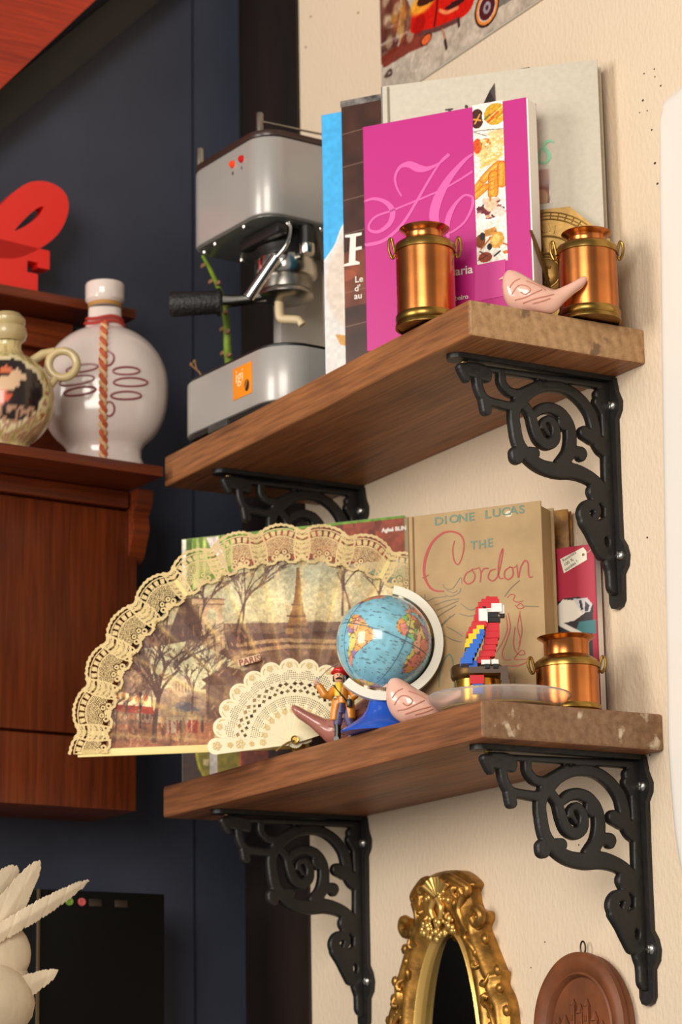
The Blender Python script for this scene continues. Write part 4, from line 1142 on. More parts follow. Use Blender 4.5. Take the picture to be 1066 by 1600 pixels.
# near row: street with houses, church, umbrella and tree
fpl([(-.1632,.102),(-.1073,.1111),(-.0483,.0801),(-.0877,.0708),(-.1074,.0512),(-.1336,.0582),(-.15,.0618),(-.173,.0788)], (204, 206, 176))
fpl([(-.2057,.0495),(-.1698,.0954),(-.1501,.0918),(-.1467,.032),(-.2055,.0264)], (128, 104, 94))
fpl([(-.1711,.0988),(-.1501,.0918),(-.1493,.0486),(-.1697,.0555)], (148, 124, 108))
fpl([(-.1926,.0605),(-.1494,.0532),(-.1493,.0426),(-.1912,.0459)], (232, 216, 190))
for k in range(5):
    x = 181 + k * 11.5
    q = ((x - 465) / 1535, (1165 - 1089 - k) / 1570 + .006)
    cv.ell(q, .0024, .004, (190, 110, 70))
fpl([(-.186,.0458),(-.148,.0426),(-.1454,.0346),(-.1847,.0379)], (160, 66, 52))
fpl([(-.186,.0373),(-.1454,.0346),(-.1454,.0221),(-.1859,.0227)], (140, 112, 96))
for k in range(8):
    q = ((188 + k * 7 - 465) / 1535, (1165 - 1124) / 1570 + .006)
    cv.ell(q, .0017, .003, random.choice([(214, 196, 170), (96, 70, 62), (190, 130, 100)]))
fpl([(-.1435,.0551),(-.1323,.0622),(-.1238,.0621),(-.1074,.0592),(-.0878,.0542),(-.0846,.031),(-.1434,.0319)], (160, 140, 124))
cv.ell(((285 - 465) / 1535, (1165 - 1075) / 1570 + .006), .011, .012, (186, 172, 156)); 
for k in range(5): cv.line([((275 + k * 5 - 465) / 1535, .066), ((275 + k * 5 - 465) / 1535, .058)], .0012, (110, 90, 84), curve=False)
fpl([(-.0976,.0696),(-.0732,.0839),(-.0562,.0796),(-.0648,.0638),(-.0878,.0608)], (104, 76, 66))
fpl([(-.093,.0629),(-.0615,.065),(-.0605,.024),(-.0931,.0245)], (118, 94, 82))
fpl([(-.1323,.0397),(-.1186,.0487),(-.1088,.0453),(-.0996,.0378),(-.1173,.0368)], (104, 106, 126))
fpl([(-.2055,.0244),(-.1402,.0253),(-.0846,.0257),(-.0848,-.0032),(-.2118,.0001)], (164, 110, 82))
for k in range(90):
    x, y = random.uniform(150, 330), random.uniform(1122, 1160)
    q = ((x - 465) / 1535, (1165 - y) / 1570 + .006)
    cv.line([q, (q[0], q[1] - random.uniform(.003, .008))], random.uniform(.0012, .003), random.choice([(226, 180, 140), (120, 72, 58), (206, 130, 96), (90, 60, 54), (190, 160, 140)]), .6, curve=False)
for k in range(16):
    x = random.uniform(262, 320); q = ((x - 465) / 1535, (1165 - 1132) / 1570 + .006)
    cv.line([q, (q[0], q[1] - .011)], .0026, random.choice([(70, 50, 52), (150, 60, 50), (206, 190, 170)]), .85, curve=False)
random.seed(5)
tr = lambda x, y: ((x - 465) / 1535, (1165 - y) / 1570 + .006)
x, y = tr(240, 1162); btree(x, y, .052, .12, .05, (84, 58, 54))
x, y = tr(246, 1090); btree(x, y, .036, .3, .034, (84, 58, 54)); btree(x, y, .034, -.5, .03, (84, 58, 54))
for px, py, h in ((217, 1140, .03), (300, 1120, .035), (325, 1120, .03), (180, 1160, .03)):
    x, y = tr(px, py); btree(x, y, h, .05, .016, (90, 66, 60))
cv.line([tr(219, 1142), tr(219, 1090)], .0014, (40, 30, 30), curve=False); cv.ell(tr(219, 1087), .0018, .003, (60, 44, 40))
# pale rays of the sticks showing through the paper
ang = np.degrees(np.arctan2(cv.V, cv.U)); rad = np.hypot(cv.U, cv.V)
for k in range(12):
    a = 175.5 - 12.5 * k
    m = np.clip(1 - np.abs((ang - a) * math.pi / 180 * rad) / .0042, 0, 1) * np.clip((n1 + .25), 0, 1) * np.clip((rad - .07) / .06, 0, 1)
    cv.put(m * .55, (240, 222, 140))
cv.put(np.clip((vnoise(cv.U / .012 + 3, cv.V / .016) - .55) * 2.2, 0, 1) * (cv.V < .13) * .55, (74, 50, 44))
cv.put(np.clip((vnoise(cv.U / .009 + 31, cv.V / .012) - .6) * 2.5, 0, 1) * .5, (214, 186, 140))
for k in range(240):
    x, y = random.uniform(-.2, .12), random.uniform(.0, .13)
    cv.line([(x, y), (x + random.gauss(0, .004), y + random.gauss(0, .006))], random.uniform(.0006, .0016), random.choice([(80, 54, 48), (206, 176, 136), (120, 80, 66), (190, 120, 90)]), .55, curve=False)
cv.a = np.clip(cv.a * np.array((1.06, .985, .89)), 0, 1)
cv.noise(.10, .003); cv.noise(.10, .0012); cv.noise(.12, .03)
# pleated leaf
NA, NR = 620, 190
A0, A1 = 181.5, 33.0
aa = np.radians(np.linspace(A0, A1, NA)); rr = np.linspace(.060, .195, NR)
AA, RR = np.meshgrid(aa, rr, indexing='ij')
tri = np.abs(((np.degrees(AA) - 175.5) / 6.25) % 2 - 1)
UU, VV = RR * np.cos(AA), RR * np.sin(AA)
V = np.stack([UU.ravel(), (tri * .0035 * RR / .2).ravel(), VV.ravel()], -1)
i, j = np.meshgrid(np.arange(NA - 1), np.arange(NR - 1), indexing='ij')
Q = np.stack([i * NR + j, (i + 1) * NR + j, (i + 1) * NR + j + 1, i * NR + j + 1], -1).reshape(-1, 4)
grid_obj('leaf', V, Q, cv.at(UU.ravel(), VV.ravel()), vcmat('painted_paper', .6), fan)
# sticks
M_stick = mat('ivory_stick', (236, 214, 140), .5)
for k in range(12):
    a = R(175.5 - 12.5 * k)
    T = Matrix.Rotation(-a, 4, 'Y')
    MB().box((.0, .0042, -.003), (.222, .0052, .003), 0, T).build('stick', M_stick, fan)
for k in range(12):
    a = 175.5 - 12.5 * k
    q = [(.1935, -.0024), (.2125, -.0024), (.2145, 0), (.2125, .0024), (.1935, .0024)]
    T = Matrix.Rotation(-R(a), 4, 'Y')
    MB().prism(q, -.0014, -.0008, 'xz', T).build('stick_tip', M_stick, fan, smooth=0)
T = Matrix.Rotation(-R(181.3), 4, 'Y')
MB().box((-.012, -.0012, -.0045), (.224, .0002, .0035), .0004, T).build('guard', M_stick, fan)
b = MB(); b.lathe([(.0001, -.004), (.006, -.003), (.008, 0), (.008, .006), (.0001, .007)], 20, Matrix.Rotation(R(90), 4, 'X') @ Matrix.Translation((0, 0, -.002))); b.ball((0, .003, -.0078), .0048, 10); b.build('rivet', M_brass, fan)
# lace edging: openwork sheet
CELL = .00062
RO, RI = .2335, .190
na = int((R(A0) - R(A1)) * .21 / CELL); nr = int((RO - RI) / CELL)
aa = np.linspace(R(A0), R(A1), na + 1); rr = np.linspace(RI, RO, nr + 1)
ac, rc = np.meshgrid((aa[:-1] + aa[1:]) / 2, (rr[:-1] + rr[1:]) / 2, indexing='ij')
t = ((np.degrees(ac) - 175.5) / 12.5) % 1.0 - .5          # 0 in the middle of a scallop
s = (rc - RI) / (RO - RI)
X_ = t * 12.5 * math.pi / 180 * rc; Y_ = rc - RI             # metres inside one repeat
edge = .0425 - .0085 * (2 * t) ** 2 + .0009 * np.abs(np.sin(t * math.pi * 9))
inner = .0035 + .003 * np.cos(t * 2 * math.pi * 2)
inside = (Y_ < edge) & (Y_ > inner - .0035)
dr = edge - Y_
sol = (dr < .0030)
arc1 = np.hypot(X_ / 1.15, Y_ - .009); 
ov = np.abs(((np.arctan2(X_, Y_ - .006) / .23) + .5) % 1 - .5) < .33
sol |= (np.abs(arc1 - .0245) < .0027) & ov & (np.abs(t) < .36)
sol |= np.abs(arc1 - .0205) < .0007
sol |= np.abs(arc1 - .0285) < .0006
net = (arc1 < .0205) & (Y_ > .010)
g = .0021
lat = (np.abs(((X_ + Y_) / g) % 1 - .5) < .17) | (np.abs(((X_ - Y_) / g) % 1 - .5) < .17)
sol |= net & lat
side = (np.abs(t) > .33) & (dr > .003)
wv = np.sin(Y_ / .0052 * 2 * math.pi + np.abs(t) * 26)
sol |= side & (wv > -.1)
sol |= (np.abs(np.abs(t) - .36 + .04 * np.sin(Y_ / .01)) < .02)
for cx, cy, r_ in ((0, .0065, .0042), (.0068, .0075, .0032), (-.0068, .0075, .0032), (.004, .0125, .0026), (-.004, .0125, .0026)):
    d_ = np.hypot(X_ - cx, Y_ - cy); sol = (sol & (d_ > r_ + .0008)) | ((d_ < r_) & (d_ > r_ * .36))
sol |= np.abs(Y_ - inner) < .0018
keep = inside & sol
ii, jj = np.nonzero(keep)
GA, GR = np.meshgrid(aa, rr, indexing='ij')
wob = .0008 * np.sin(GA * 41) + .0008 * np.sin(GA * 23 + 1) - .0022
V = np.stack([(GR * np.cos(GA)).ravel(), wob.ravel(), (GR * np.sin(GA)).ravel()], -1)
nq = nr + 1
Q = np.stack([ii * nq + jj, (ii + 1) * nq + jj, (ii + 1) * nq + jj + 1, ii * nq + jj + 1], -1)
used, inv = np.unique(Q, return_inverse=True)
lc = np.array([(222, 194, 138)]) / 255 * (1 + .12 * (rng.random((len(used), 1)) - .5))
lace = grid_obj('lace_edging', V[used], inv.reshape(Q.shape), lc, vcmat('lace_thread', .8), fan)
# thin gauze of the lace around the motifs
sgn = [(-.0607,.089),(-.0376,.0946),(-.0364,.0879),(-.0594,.0816)]
b = MB(); b.prism(sgn, -.0045, -.0035, 'xz'); b.build('name_panel', ink('panel_cream', (228, 196, 150)), fan, smooth=0)
tp = [(-.0584,.0826)][0]
text('name_lettering', 'PARIS', .0088, ink('red_brown_ink', (150, 60, 40)), fan, (tp[0], -.0048, tp[1]), 1.05, rotz=R(13), bold=.0002)

# ---- small pierced ivory fan
sf = empty('ivory_fan', (-.3555, -.1906, -.374), R(59.9), 'small pierced ivory-coloured fan standing in front of the large fan', 'fan')
sf.scale = (.95, .95, .95)
M_ivory = mat('ivory_blade', (240, 224, 180), .32, coat=.2, var=.06, scale=40)
M_gilt = mat('gilt_paint', (220, 186, 116), .5)
RB = .0885
f3 = Field(-.012, RB + .001, -.0135, .0135, .00045)
wedge = f3.polyd([(-.008, -.0035), (.03, -.0042), (.078, -.0112), (.078, .0112), (.03, .0042), (-.008, .0035)])
endc = np.hypot(f3.X - .0772, f3.Y) - .0112
f3.d = np.minimum(wedge, endc)
hole = np.full(f3.d.shape, 9.0)
g = .00215
def dots(x0, x1, fn):
    global hole
    k = 0
    for a_ in np.arange(x0, x1, g):
        for c_ in range(-5, 6):
            y_ = c_ * g * .92
            if fn(a_, y_):
                q = np.abs(f3.X - a_) + np.abs(f3.Y - y_)
                hole = np.minimum(hole, (q - .00082) * .7)
dots(.062, .076, lambda a_, y_: abs(y_) < .0085 and (a_ + abs(y_) * .5 < .0765) and (a_ + abs(y_) * .55 > .0665))
dots(.036, .050, lambda a_, y_: abs(y_) < .0062 and (a_ - abs(y_) * .8 > .0365) and (a_ < .0485))
for (cx, cy, rx, ry) in ((.0530, .0038, .0025, .0030), (.0530, -.0038, .0025, .0030), (.0608, .0047, .0027, .0034), (.0608, -.0047, .0027, .0034), (.0570, 0, .0022, .0024), (.0570, .0079, .0014, .0012), (.0570, -.0079, .0014, .0012)):
    hole = np.minimum(hole, (np.abs((f3.X - cx) / rx) ** .8 + np.abs((f3.Y - cy) / ry) ** .8 - 1) * .0014)
f3.cut(hole)
bv, bf = f3.mesh(.0009, 0.0)
f4 = Field(-.02, RB + .004, -.012, .012, .0007)
f4.d = np.minimum(f4.polyd([(-.018, -.0018), (-.012, -.0045), (.02, -.0052), (.085, -.0095), (.085, .008), (.02, .0045), (-.012, .0038), (-.018, .0018)]), np.hypot(f4.X - .084, f4.Y + .0007) - .0088)
gv, gf = f4.mesh(.0012, 0.0)
blade = None
def rosette(cx, cy, r):
    out = []
    for k in range(5):
        a0 = 2 * math.pi * k / 5 + cx * 900
        px, py = cx + r * math.cos(a0), cy + r * math.sin(a0)
        out.append([(px + r * .48 * math.cos(a), py + r * .48 * math.sin(a)) for a in [2 * math.pi * q / 7 for q in range(8)]])
    return out
gl = rosette(.0325, 0, .0020) + rosette(.0815, 0, .0022) + [[(.0775, -.0085), (.081, -.0075), (.0835, -.005)], [(.0775, .0085), (.081, .0075), (.0835, .005)], [(.0365, -.0028), (.035, 0), (.0365, .0028)]]
gil = None
for k in range(11):
    a = 168.5 - 15.0 * k
    T = Matrix.Rotation(-R(a), 4, 'Y') @ Matrix.Translation((0, -.0008 - .0007 * k, 0))
    if blade is None:
        blade = MB().add(bv, bf, 0, XZ).build('blade', M_ivory, sf, smooth=30)
        gil = strokes('gilt_flower', gl, M_gilt, blade, r=.00042, depth=-.0009, h=.0002)
        gil.parent = blade; tag(gil, kind='stuff')
        bl = blade
    else:
        bl = blade.copy(); COL.objects.link(bl); bl.parent = sf
        g2_ = gil.copy(); COL.objects.link(g2_); g2_.parent = bl
    bl.matrix_local = T
gd = MB().add(gv, gf, 0, XZ).build('guard', M_ivory, sf, smooth=30)
gd.matrix_local = Matrix.Rotation(-R(183.5), 4, 'Y') @ Matrix.Translation((0, -.0002, 0))
strokes('gilt_flower', rosette(.034, -.001, .0022) + rosette(.058, -.001, .0032) + rosette(.046, -.0005, .0016) + rosette(.069, -.001, .0018) + rosette(.083, -.001, .0030), M_gilt, gd, r=.00045, depth=-.0013, h=.0002)['kind'] = 'stuff'
b = MB(); b.lathe([(.0001, .006), (.0022, .006), (.0026, .0052), (.0040, .0055), (.0044, .004), (.0044, -.004), (.0001, -.004)], 20, Matrix.Translation((0, -.0075, 0)) @ Matrix.Rotation(R(90), 4, 'X')); b.build('rivet', M_brass, sf)
b = MB(); b.tube(crom([(.0, -.0125, -.001), (-.006, -.013, -.003), (-.014, -.012, -.0075), (-.020, -.011, -.0118)], 4), [.0016] * 4 + [.0022] * 4 + [.0016] * 5, 8, flat=.6); b.build('clasp', mat('gilt_metal', (206, 176, 110), .3, metal=1), sf)

# ---- wide cookbook behind the fans
gb = book('wide_cookbook', (-.6097, -.19, Z2), 38, .265, .2738, .012, mat('green_cover', (120, 140, 60), .4), M_paper, 'wide illustrated cookbook with a green and red-brown cover, behind the large fan', hard=False)
cv = Canvas(.0006, .2645, .0006, .2732, .0009, (122, 70, 52))
gn = vnoise(cv.U / .009, cv.V / .03); g5 = vnoise(cv.U / .004, cv.V / .05)
cv.put((cv.U < .062) & (cv.V > .12), (110, 140, 40)); cv.put((cv.U < .062) & (cv.V > .12) & (g5 > .55), (186, 196, 110)); cv.put((cv.U < .062) & (cv.V > .12) & (gn < .3), (70, 96, 24))
cv.put((cv.U < .006) & (cv.V > .12), (230, 220, 200)); cv.poly([(.03, .2732), (.044, .2732), (.056, .238), (.046, .236)], (232, 214, 206))
cv.put((cv.U > .062) & (cv.V > .195), (146, 66, 42)); cv.put((cv.U > .062) & (cv.V > .195) & (gn > .6), (110, 44, 30))
cv.put((cv.U > .17) & (cv.V < .226) & (cv.V > .08), (206, 188, 160)); cv.put((cv.U > .17) & (cv.V < .216) & (cv.V > .08) & (gn > .5), (168, 190, 160))
cv.put((cv.V > .2712) & (cv.U > .062), (96, 150, 40))
cv.put((cv.U < .30) & (cv.V < .075), (66, 40, 32))
gc = [(.0465,.0392),(.0058,.042),(.0463,.0043)]
cv.ell(gc[0], abs(gc[0][0] - gc[1][0]) * .75, abs(gc[0][1] - gc[2][1]) * 1.3, (176, 168, 34)); cv.ell(gc[0], abs(gc[0][0] - gc[1][0]) * .68, abs(gc[0][1] - gc[2][1]) * 1.18, (140, 124, 22))
cv.poly([(.0335,.0506),(.0427,.0499),(.0424,-.0129),(.0332,-.0123)], (214, 206, 196)); cv.poly([(.0258,.0259),(.0326,.0254),(.0326,.0184),(.0257,.0189)], (196, 170, 120))
cv.poly([(.0701,.048),(.1034,.0456),(.1027,-.0167),(.0697,-.0146)], (132, 62, 40)); cv.line([(.0701,.048),(.0697,-.0077)], .0016, (206, 90, 50))
cv.noise(.15, .004); cv.build('cover_print', vcmat('matt_print', .65), gb)
tp = [(.2389,.2574)][0]
text('author_lettering', 'Agla\u00e9 BLIN', .0062, M_wht, gb, (tp[0], -.0008, tp[1]), 1.0, bold=.0002)
tp = [(.242,.228)][0]
text('title_lettering', 'Tour in', .0105, ink('grey_green_ink', (90, 96, 80)), gb, (tp[0], -.0008, tp[1]), 1.05)

# ---- old linen cookbook
M_linen = mat('tan_linen', (186, 154, 110), .75, var=.10, scale=25, bump=.15, bscale=500)
cd = book('linen_cookbook', (-.198, -.1493, Z2), 34.5, .140, .2146, .036, M_linen, M_paper_y, 'worn tan linen cookbook with red script lettering, behind the toy parrot')
b = MB(); b.tube([(.006, -.0004, .001), (.006, -.0004, .2136)], .0009, 6); b.build('hinge_groove', mat('linen_groove', (140, 108, 70), .8), cd)
M_tl = ink('teal_ink', (98, 124, 104)); M_rd = ink('red_ink', (170, 48, 36)); M_gy = ink('grey_ink', (124, 114, 90))
for ch, q in zip('DIONELUCAS', [(.0286,.2029),(.0392,.203),(.0442,.2033),(.0538,.2032),(.0647,.2033),(.0819,.2036),(.0896,.204),(.099,.2042),(.1075,.2042),(.1174,.2044)]):
    text('author_lettering', ch, .0112, M_tl, cd, (q[0], -.0003, q[1]), bold=.0002, sx=1.2)
for ch, q in zip('THE', [(.0661,.1745),(.0742,.1744),(.0837,.1749)]):
    text('title_lettering', ch, .0118, M_tl, cd, (q[0], -.0003, q[1]), bold=.0002, sx=1.0)
strokes('script_title', [[(.0496,.1852,.00057),(.0475,.1768,.00065),(.0486,.1659,.00065),(.0525,.1612,.00057),(.0568,.1676,.00065),(.0595,.1802,.00074),(.0566,.1895,.00087),(.0476,.1945,.00087),(.0371,.1939,.00109),(.0258,.1857,.00131),(.0186,.1714,.00153),(.0166,.1565,.00131),(.0206,.1445,.00109),(.0273,.1382,.00087),(.0373,.1363,.00054)],[(.0677,.1544,.00044),(.0609,.1513,.00065),(.0584,.1452,.00074),(.0623,.1409,.00065),(.0683,.1433,.00065),(.0698,.1495,.00065),(.0668,.1545,.00052),(.0709,.1549,.00044),(.075,.156,.00044)],[(.0745,.156,.00044),(.0761,.1501,.00065),(.075,.1413,.00065)],[(.0757,.1493,.00044),(.0794,.154,.00065),(.0844,.1539,.00065)],[(.0919,.1526,.00044),(.0861,.1511,.00065),(.0836,.145,.00065),(.088,.1412,.00065),(.0935,.1457,.00065),(.098,.1605,.00065),(.0997,.1714,.00065),(.0968,.1657,.00065),(.0942,.1528,.00065),(.0952,.1434,.00065),(.0996,.1425,.00044)],[(.1062,.1528,.00044),(.1012,.1495,.00065),(.1006,.1436,.00065),(.1045,.1409,.00065),(.1091,.1444,.00065),(.1088,.1512,.00065),(.1058,.153,.00044),(.1102,.1519,.00044),(.1138,.1532,.00044)],[(.1134,.1545,.00044),(.1147,.1417,.00065),(.1173,.1511,.00065),(.1219,.1574,.00065),(.1249,.1545,.00065),(.1251,.1456,.00065),(.1262,.1409,.00065),(.1293,.141,.00044)]], M_rd, cd, depth=.0, n=8)
strokes('flame_drawing', [[(.1025,.1231,.00033),(.1066,.1261,.00044),(.1106,.1244,.00044),(.1087,.1204,.00044),(.113,.1178,.00044),(.1188,.1185,.00033)],[(.1103,.1151,.00033),(.1141,.1114,.00044),(.119,.1122,.00044),(.116,.1162,.00044),(.112,.1141,.00033)],[(.1029,.1083,.00033),(.1047,.0947,.00054),(.1007,.0825,.00054),(.0954,.0704,.00054),(.0979,.0635,.00044),(.1045,.0629,.00033)],[(.1006,.1064,.00033),(.1015,.0929,.00044),(.0962,.0808,.00044),(.0892,.071,.00044)],[(.1153,.1087,.00033),(.1122,.0939,.00044),(.1144,.0812,.00044),(.1118,.071,.00044)],[(.1095,.0942,.00033),(.1073,.0798,.00044),(.1087,.0713,.00044),(.1134,.0667,.00044),(.1187,.0674,.00044),(.1158,.071,.00033),(.1113,.0679,.00044),(.1078,.063,.00044),(.1198,.0619,.00033)],[(.1148,.1063,.00033),(.1164,.0893,.00044),(.1129,.0771,.00044)],[(.0977,.0577,.00033),(.1109,.0565,.00044),(.1211,.0593,.00033)],[(.0148,.1518,.00033),(.0218,.1542,.00033)]], M_rd, cd, depth=.0)
strokes('cook_drawing', [[(.0361,.1433,.00033),(.0378,.1397,.00044),(.041,.138,.00044),(.0469,.1387,.00044),(.0549,.1481,.00044),(.056,.142,.00033)],[(.0376,.1333,.00033),(.0439,.1305,.00044),(.0531,.1334,.00044),(.0546,.1379,.00033)],[(.04,.1369,.00033),(.0468,.134,.00033),(.0513,.1357,.00033)],[(.0121,.1351,.00033),(.0188,.1288,.00044),(.0271,.1309,.00044),(.0394,.1309,.00033)],[(.0167,.1354,.00033),(.0178,.1246,.00044),(.0208,.1158,.00044),(.016,.1077,.00033)],[(.0269,.1237,.00033),(.0393,.1267,.00044),(.0529,.1274,.00033)],[(.0277,.1181,.00033),(.0414,.1222,.00044),(.0519,.1254,.00033)],[(.0541,.1226,.00033),(.0629,.1157,.00044),(.0697,.1159,.00044),(.0751,.1179,.00033)],[(.0525,.1126,.00033),(.0614,.1095,.00044),(.0695,.1096,.00033)],[(.048,.113,.00033),(.0318,.1019,.00044),(.0199,.0818,.00044),(.0149,.0653,.00033)],[(.0434,.1114,.00033),(.027,.0938,.00044),(.0196,.0733,.00033)],[(.0228,.107,.00033),(.0344,.1144,.00044),(.0496,.1214,.00033)],[(.039,.1012,.00033),(.0475,.0961,.00044),(.0554,.0902,.00033)],[(.0361,.093,.00033),(.045,.0879,.00044),(.0539,.0849,.00033)],[(.0198,.0797,.00033),(.0259,.0855,.00044),(.0326,.0814,.00033)],[(.0145,.0526,.00033),(.0217,.0647,.00044),(.0278,.0726,.00044),(.0258,.0812,.00033)],[(.1195,.1134,.00033),(.1344,.1114,.00033)],[(.0999,.1247,.00033),(.1069,.1324,.00033),(.116,.139,.00033)]], M_gy, cd, depth=.0)['kind'] = 'stuff'
strokes('pot_drawing', [[(.0292,.0429,.00044),(.0305,.0575,.00065),(.0359,.0697,.00065),(.0414,.0738,.00065),(.0447,.0647,.00065),(.0451,.0457,.00065),(.0445,.0395,.00044)],[(.0191,.0522,.00044),(.0251,.0568,.00054),(.0285,.0662,.00044)],[(.1079,.0463,.00044),(.1066,.0361,.00044)]], M_tl, cd, depth=.0)
b = MB(); q = [(.1067,.2052)][0]; b.ball((q[0], -.0002, q[1]), .0038, 14, sc=(1, .06, .8)); b.build('pale_stain', mat('pale_stain', (222, 204, 176), .8), cd)

# gold-patterned book and red book behind it
gd_ = book('gilt_book', (-.2156, -.0828, Z2), 35, .12, .2200, .012, mat('gilt_cover', (196, 140, 56), .5, col2=(110, 70, 34), scale=90, detail=8), mat('dark_red_pages', (120, 50, 44), .7), 'old book with a mottled gold-brown cover, mostly hidden behind the red book')
rb = book('recipe_book', (-.1861, -.079, Z2), 29, .13, .1757, .0125, mat('crimson_cover', (164, 24, 50), .55), M_paper_w, 'crimson recipe book with a printed tag, partly hidden behind a copper churn', hard=False)
cv = Canvas(.0006, .1294, .0006, .1750, .0007, (176, 28, 58))
cv.poly([(.0804,.1194),(.0944,.1253),(.1115,.1257),(.1267,.1158),(.1242,.0911),(.1238,.02),(.0767,.0247)], (46, 38, 38))
cv.poly([(.1104,.1008),(.1287,.1012),(.1281,.0876),(.1067,.0912)], (60, 120, 124))
cv.poly([(.0733,.1139),(.0859,.1175),(.0944,.1247),(.1066,.1226),(.1158,.1139),(.1169,.1088),(.1058,.1026),(.0866,.101),(.0728,.1014)], (236, 226, 210))
cv.poly([(.1053,.124),(.1202,.1234),(.1254,.1166),(.1223,.1094),(.1142,.1091)], (206, 200, 200)); cv.poly([(.1113,.122),(.1141,.1217),(.1157,.1127),(.113,.1118)], (40, 34, 38)); cv.poly([(.1181,.1199),(.1226,.1156),(.1203,.1103),(.117,.1107)], (60, 54, 60))
cv.line([(.0894,.102),(.1,.0957),(.1107,.0895)], .0045, (236, 226, 210))
cv.build('cover_print', vcmat('satin_print', .55), rb)
tg = [(.0933,.1647),(.1183,.1732),(.1215,.1692),(.1218,.1604),(.0968,.1503)]
b = MB(); b.prism(tg, -.0010, -.0004, 'xz'); b.build('printed_tag', ink('tag_paper', (240, 230, 208)), rb, smooth=0)
for s_, q in zip(('Recettes', '100 %', 'test\u00e9es !'), [(.0966,.1611),(.0978,.1565),(.0986,.1519)]):
    text('tag_lettering', s_, .0046, ink('tag_ink', (60, 50, 50)), rb, (q[0], -.0011, q[1]), 1.0, rotz=R(27))
b = MB(); q = [(.1183,.1659)][0]; b.ball((q[0], -.001, q[1]), .0014, 8, sc=(1, .4, 1)); b.build('tag_eyelet', M_brass, rb)
strokes('tag_string', [[(.1187,.1665),(.1242,.1683),(.1278,.1722),(.1266,.1755)]], ink('string', (220, 180, 160)), rb, r=.0003, depth=-.0004)

# ---- third churn, brass pot, glass dish
churn((-.0466, -.072, Z2), .0303, .0745, R(60), 'short wide copper milk churn beside the toy parrot on the lower shelf', .70, .88, .60, .03)
pot = empty('brass_pot', (-.1135, -.1285, Z2), R(60), 'small brass pot with a dark rim, right behind the toy parrot', 'pot')
b = MB(); b.lathe([(.0001, 0), (.0205, 0), (.021, .002), (.0215, .038), (.0215, .0415), (.0001, .0415)], 44); b.build('body', mat('bright_brass', (206, 156, 60), .22, metal=1, var=.15, scale=30), pot)
b = MB(); b.lathe([(.0215, .0395), (.0238, .041), (.0248, .044), (.0248, .0515), (.0236, .0535), (.0215, .054), (.0205, .051), (.0205, .041)], 44); b.build('rim', mat('dark_bronze', (92, 66, 34), .4, metal=.8), pot)
ds = empty('glass_dish', (-.064, -.1375, Z2), 0, 'shallow clear glass dish with a yellow base, at the corner of the lower shelf', 'dish')
M_glass = mat('clear_glass', (246, 236, 230), .10, trans=.78)
bsdf(M_glass).inputs['IOR'].default_value = 1.45
b = MB(); b.lathe([(.036, .0), (.046, .0005), (.056, .0045), (.0625, .0095), (.0655, .0125), (.0670, .0150), (.0660, .0172), (.0640, .0165), (.0620, .0130), (.0555, .0078), (.046, .0040), (.036, .0035)], 72); b.build('rim', M_glass, ds)
b = MB(); b.lathe([(.0001, .0), (.036, .0), (.046, .0006), (.054, .0040), (.0535, .0062), (.045, .0044), (.0001, .004)], 64); b.build('base', mat('yellow_glass', (206, 172, 40), .25, coat=.3), ds)

# ---- globe on a blue foot
GC = Vector((-.1935, -.1816, -.3007)); GR_ = .0462
gl_ = empty('desk_globe', (-.2003, -.182, Z2), 0, 'small world globe with a white meridian arm on a blue foot', 'globe')
off = GC - Vector((-.2003, -.182, Z2))
side_ = Vector((.5018, .8648, 0)); view_ = Vector((.82, -.48, -.26)).normalized()
Nx = (Vector((0, 0, 1)) * .925 + side_ * .375); Nx = (Nx - view_ * .04).normalized()
Xx = (view_ - Nx * view_.dot(Nx)).normalized(); Yx = Nx.cross(Xx)
W_ = 720; H_ = 360
cv = Canvas(-180, 180, -90, 90, .5, (138, 196, 214))
land = Canvas(-180, 180, -90, 90, .5, (0, 0, 0))
POLY = [[(-80, 8), (-72, 12), (-62, 10), (-50, 2), (-35, -6), (-39, -15), (-48, -26), (-58, -36), (-65, -45), (-70, -53), (-74, -50), (-72, -35), (-70, -18), (-80, -5)],
        [(-17, 15), (-16, 22), (-9, 32), (-5, 36), (10, 37), (20, 32), (32, 31), (38, 18), (43, 12), (51, 11), (42, -2), (40, -15), (35, -24), (28, -33), (18, -34), (12, -18), (13, -6), (9, 4), (0, 5), (-8, 5), (-15, 10)],
        [(-9, 37), (-9, 43), (-2, 44), (-5, 48), (2, 51), (8, 54), (8, 57), (5, 60), (14, 68), (25, 71), (40, 68), (60, 68), (60, 45), (40, 42), (28, 41), (23, 37), (18, 40), (16, 38), (12, 43), (5, 43), (0, 40), (-5, 36)],
        [(-5, 50), (1, 52), (-2, 57), (-6, 58)], [(-24, 64), (-14, 64), (-14, 66), (-23, 66)],
        [(35, 31), (45, 13), (58, 22), (70, 20), (77, 8), (80, 15), (90, 22), (98, 15), (105, 20), (120, 30), (140, 50), (179, 65), (179, 70), (100, 75), (60, 70), (60, 45), (40, 42), (28, 37)],
        [(-80, 9), (-97, 16), (-97, 25), (-90, 30), (-82, 28), (-80, 25), (-81, 31), (-75, 36), (-70, 42), (-60, 46), (-55, 52), (-65, 60), (-78, 62), (-95, 58), (-90, 65), (-70, 68), (-80, 73), (-120, 72), (-165, 70), (-160, 60), (-125, 50), (-120, 35), (-110, 24), (-105, 20), (-90, 14)],
        [(-45, 60), (-22, 70), (-20, 80), (-40, 83), (-65, 80), (-55, 70)], [(-180, -90), (180, -90), (180, -72), (60, -67), (0, -70), (-60, -72), (-180, -76)], [(47, -13), (50, -16), (47, -25), (44, -22)]]
for P in POLY: land.poly([tuple(q[:2]) for q in crom(P, 3, True)], (255, 255, 255))
lm = land.a[..., 0] > .5
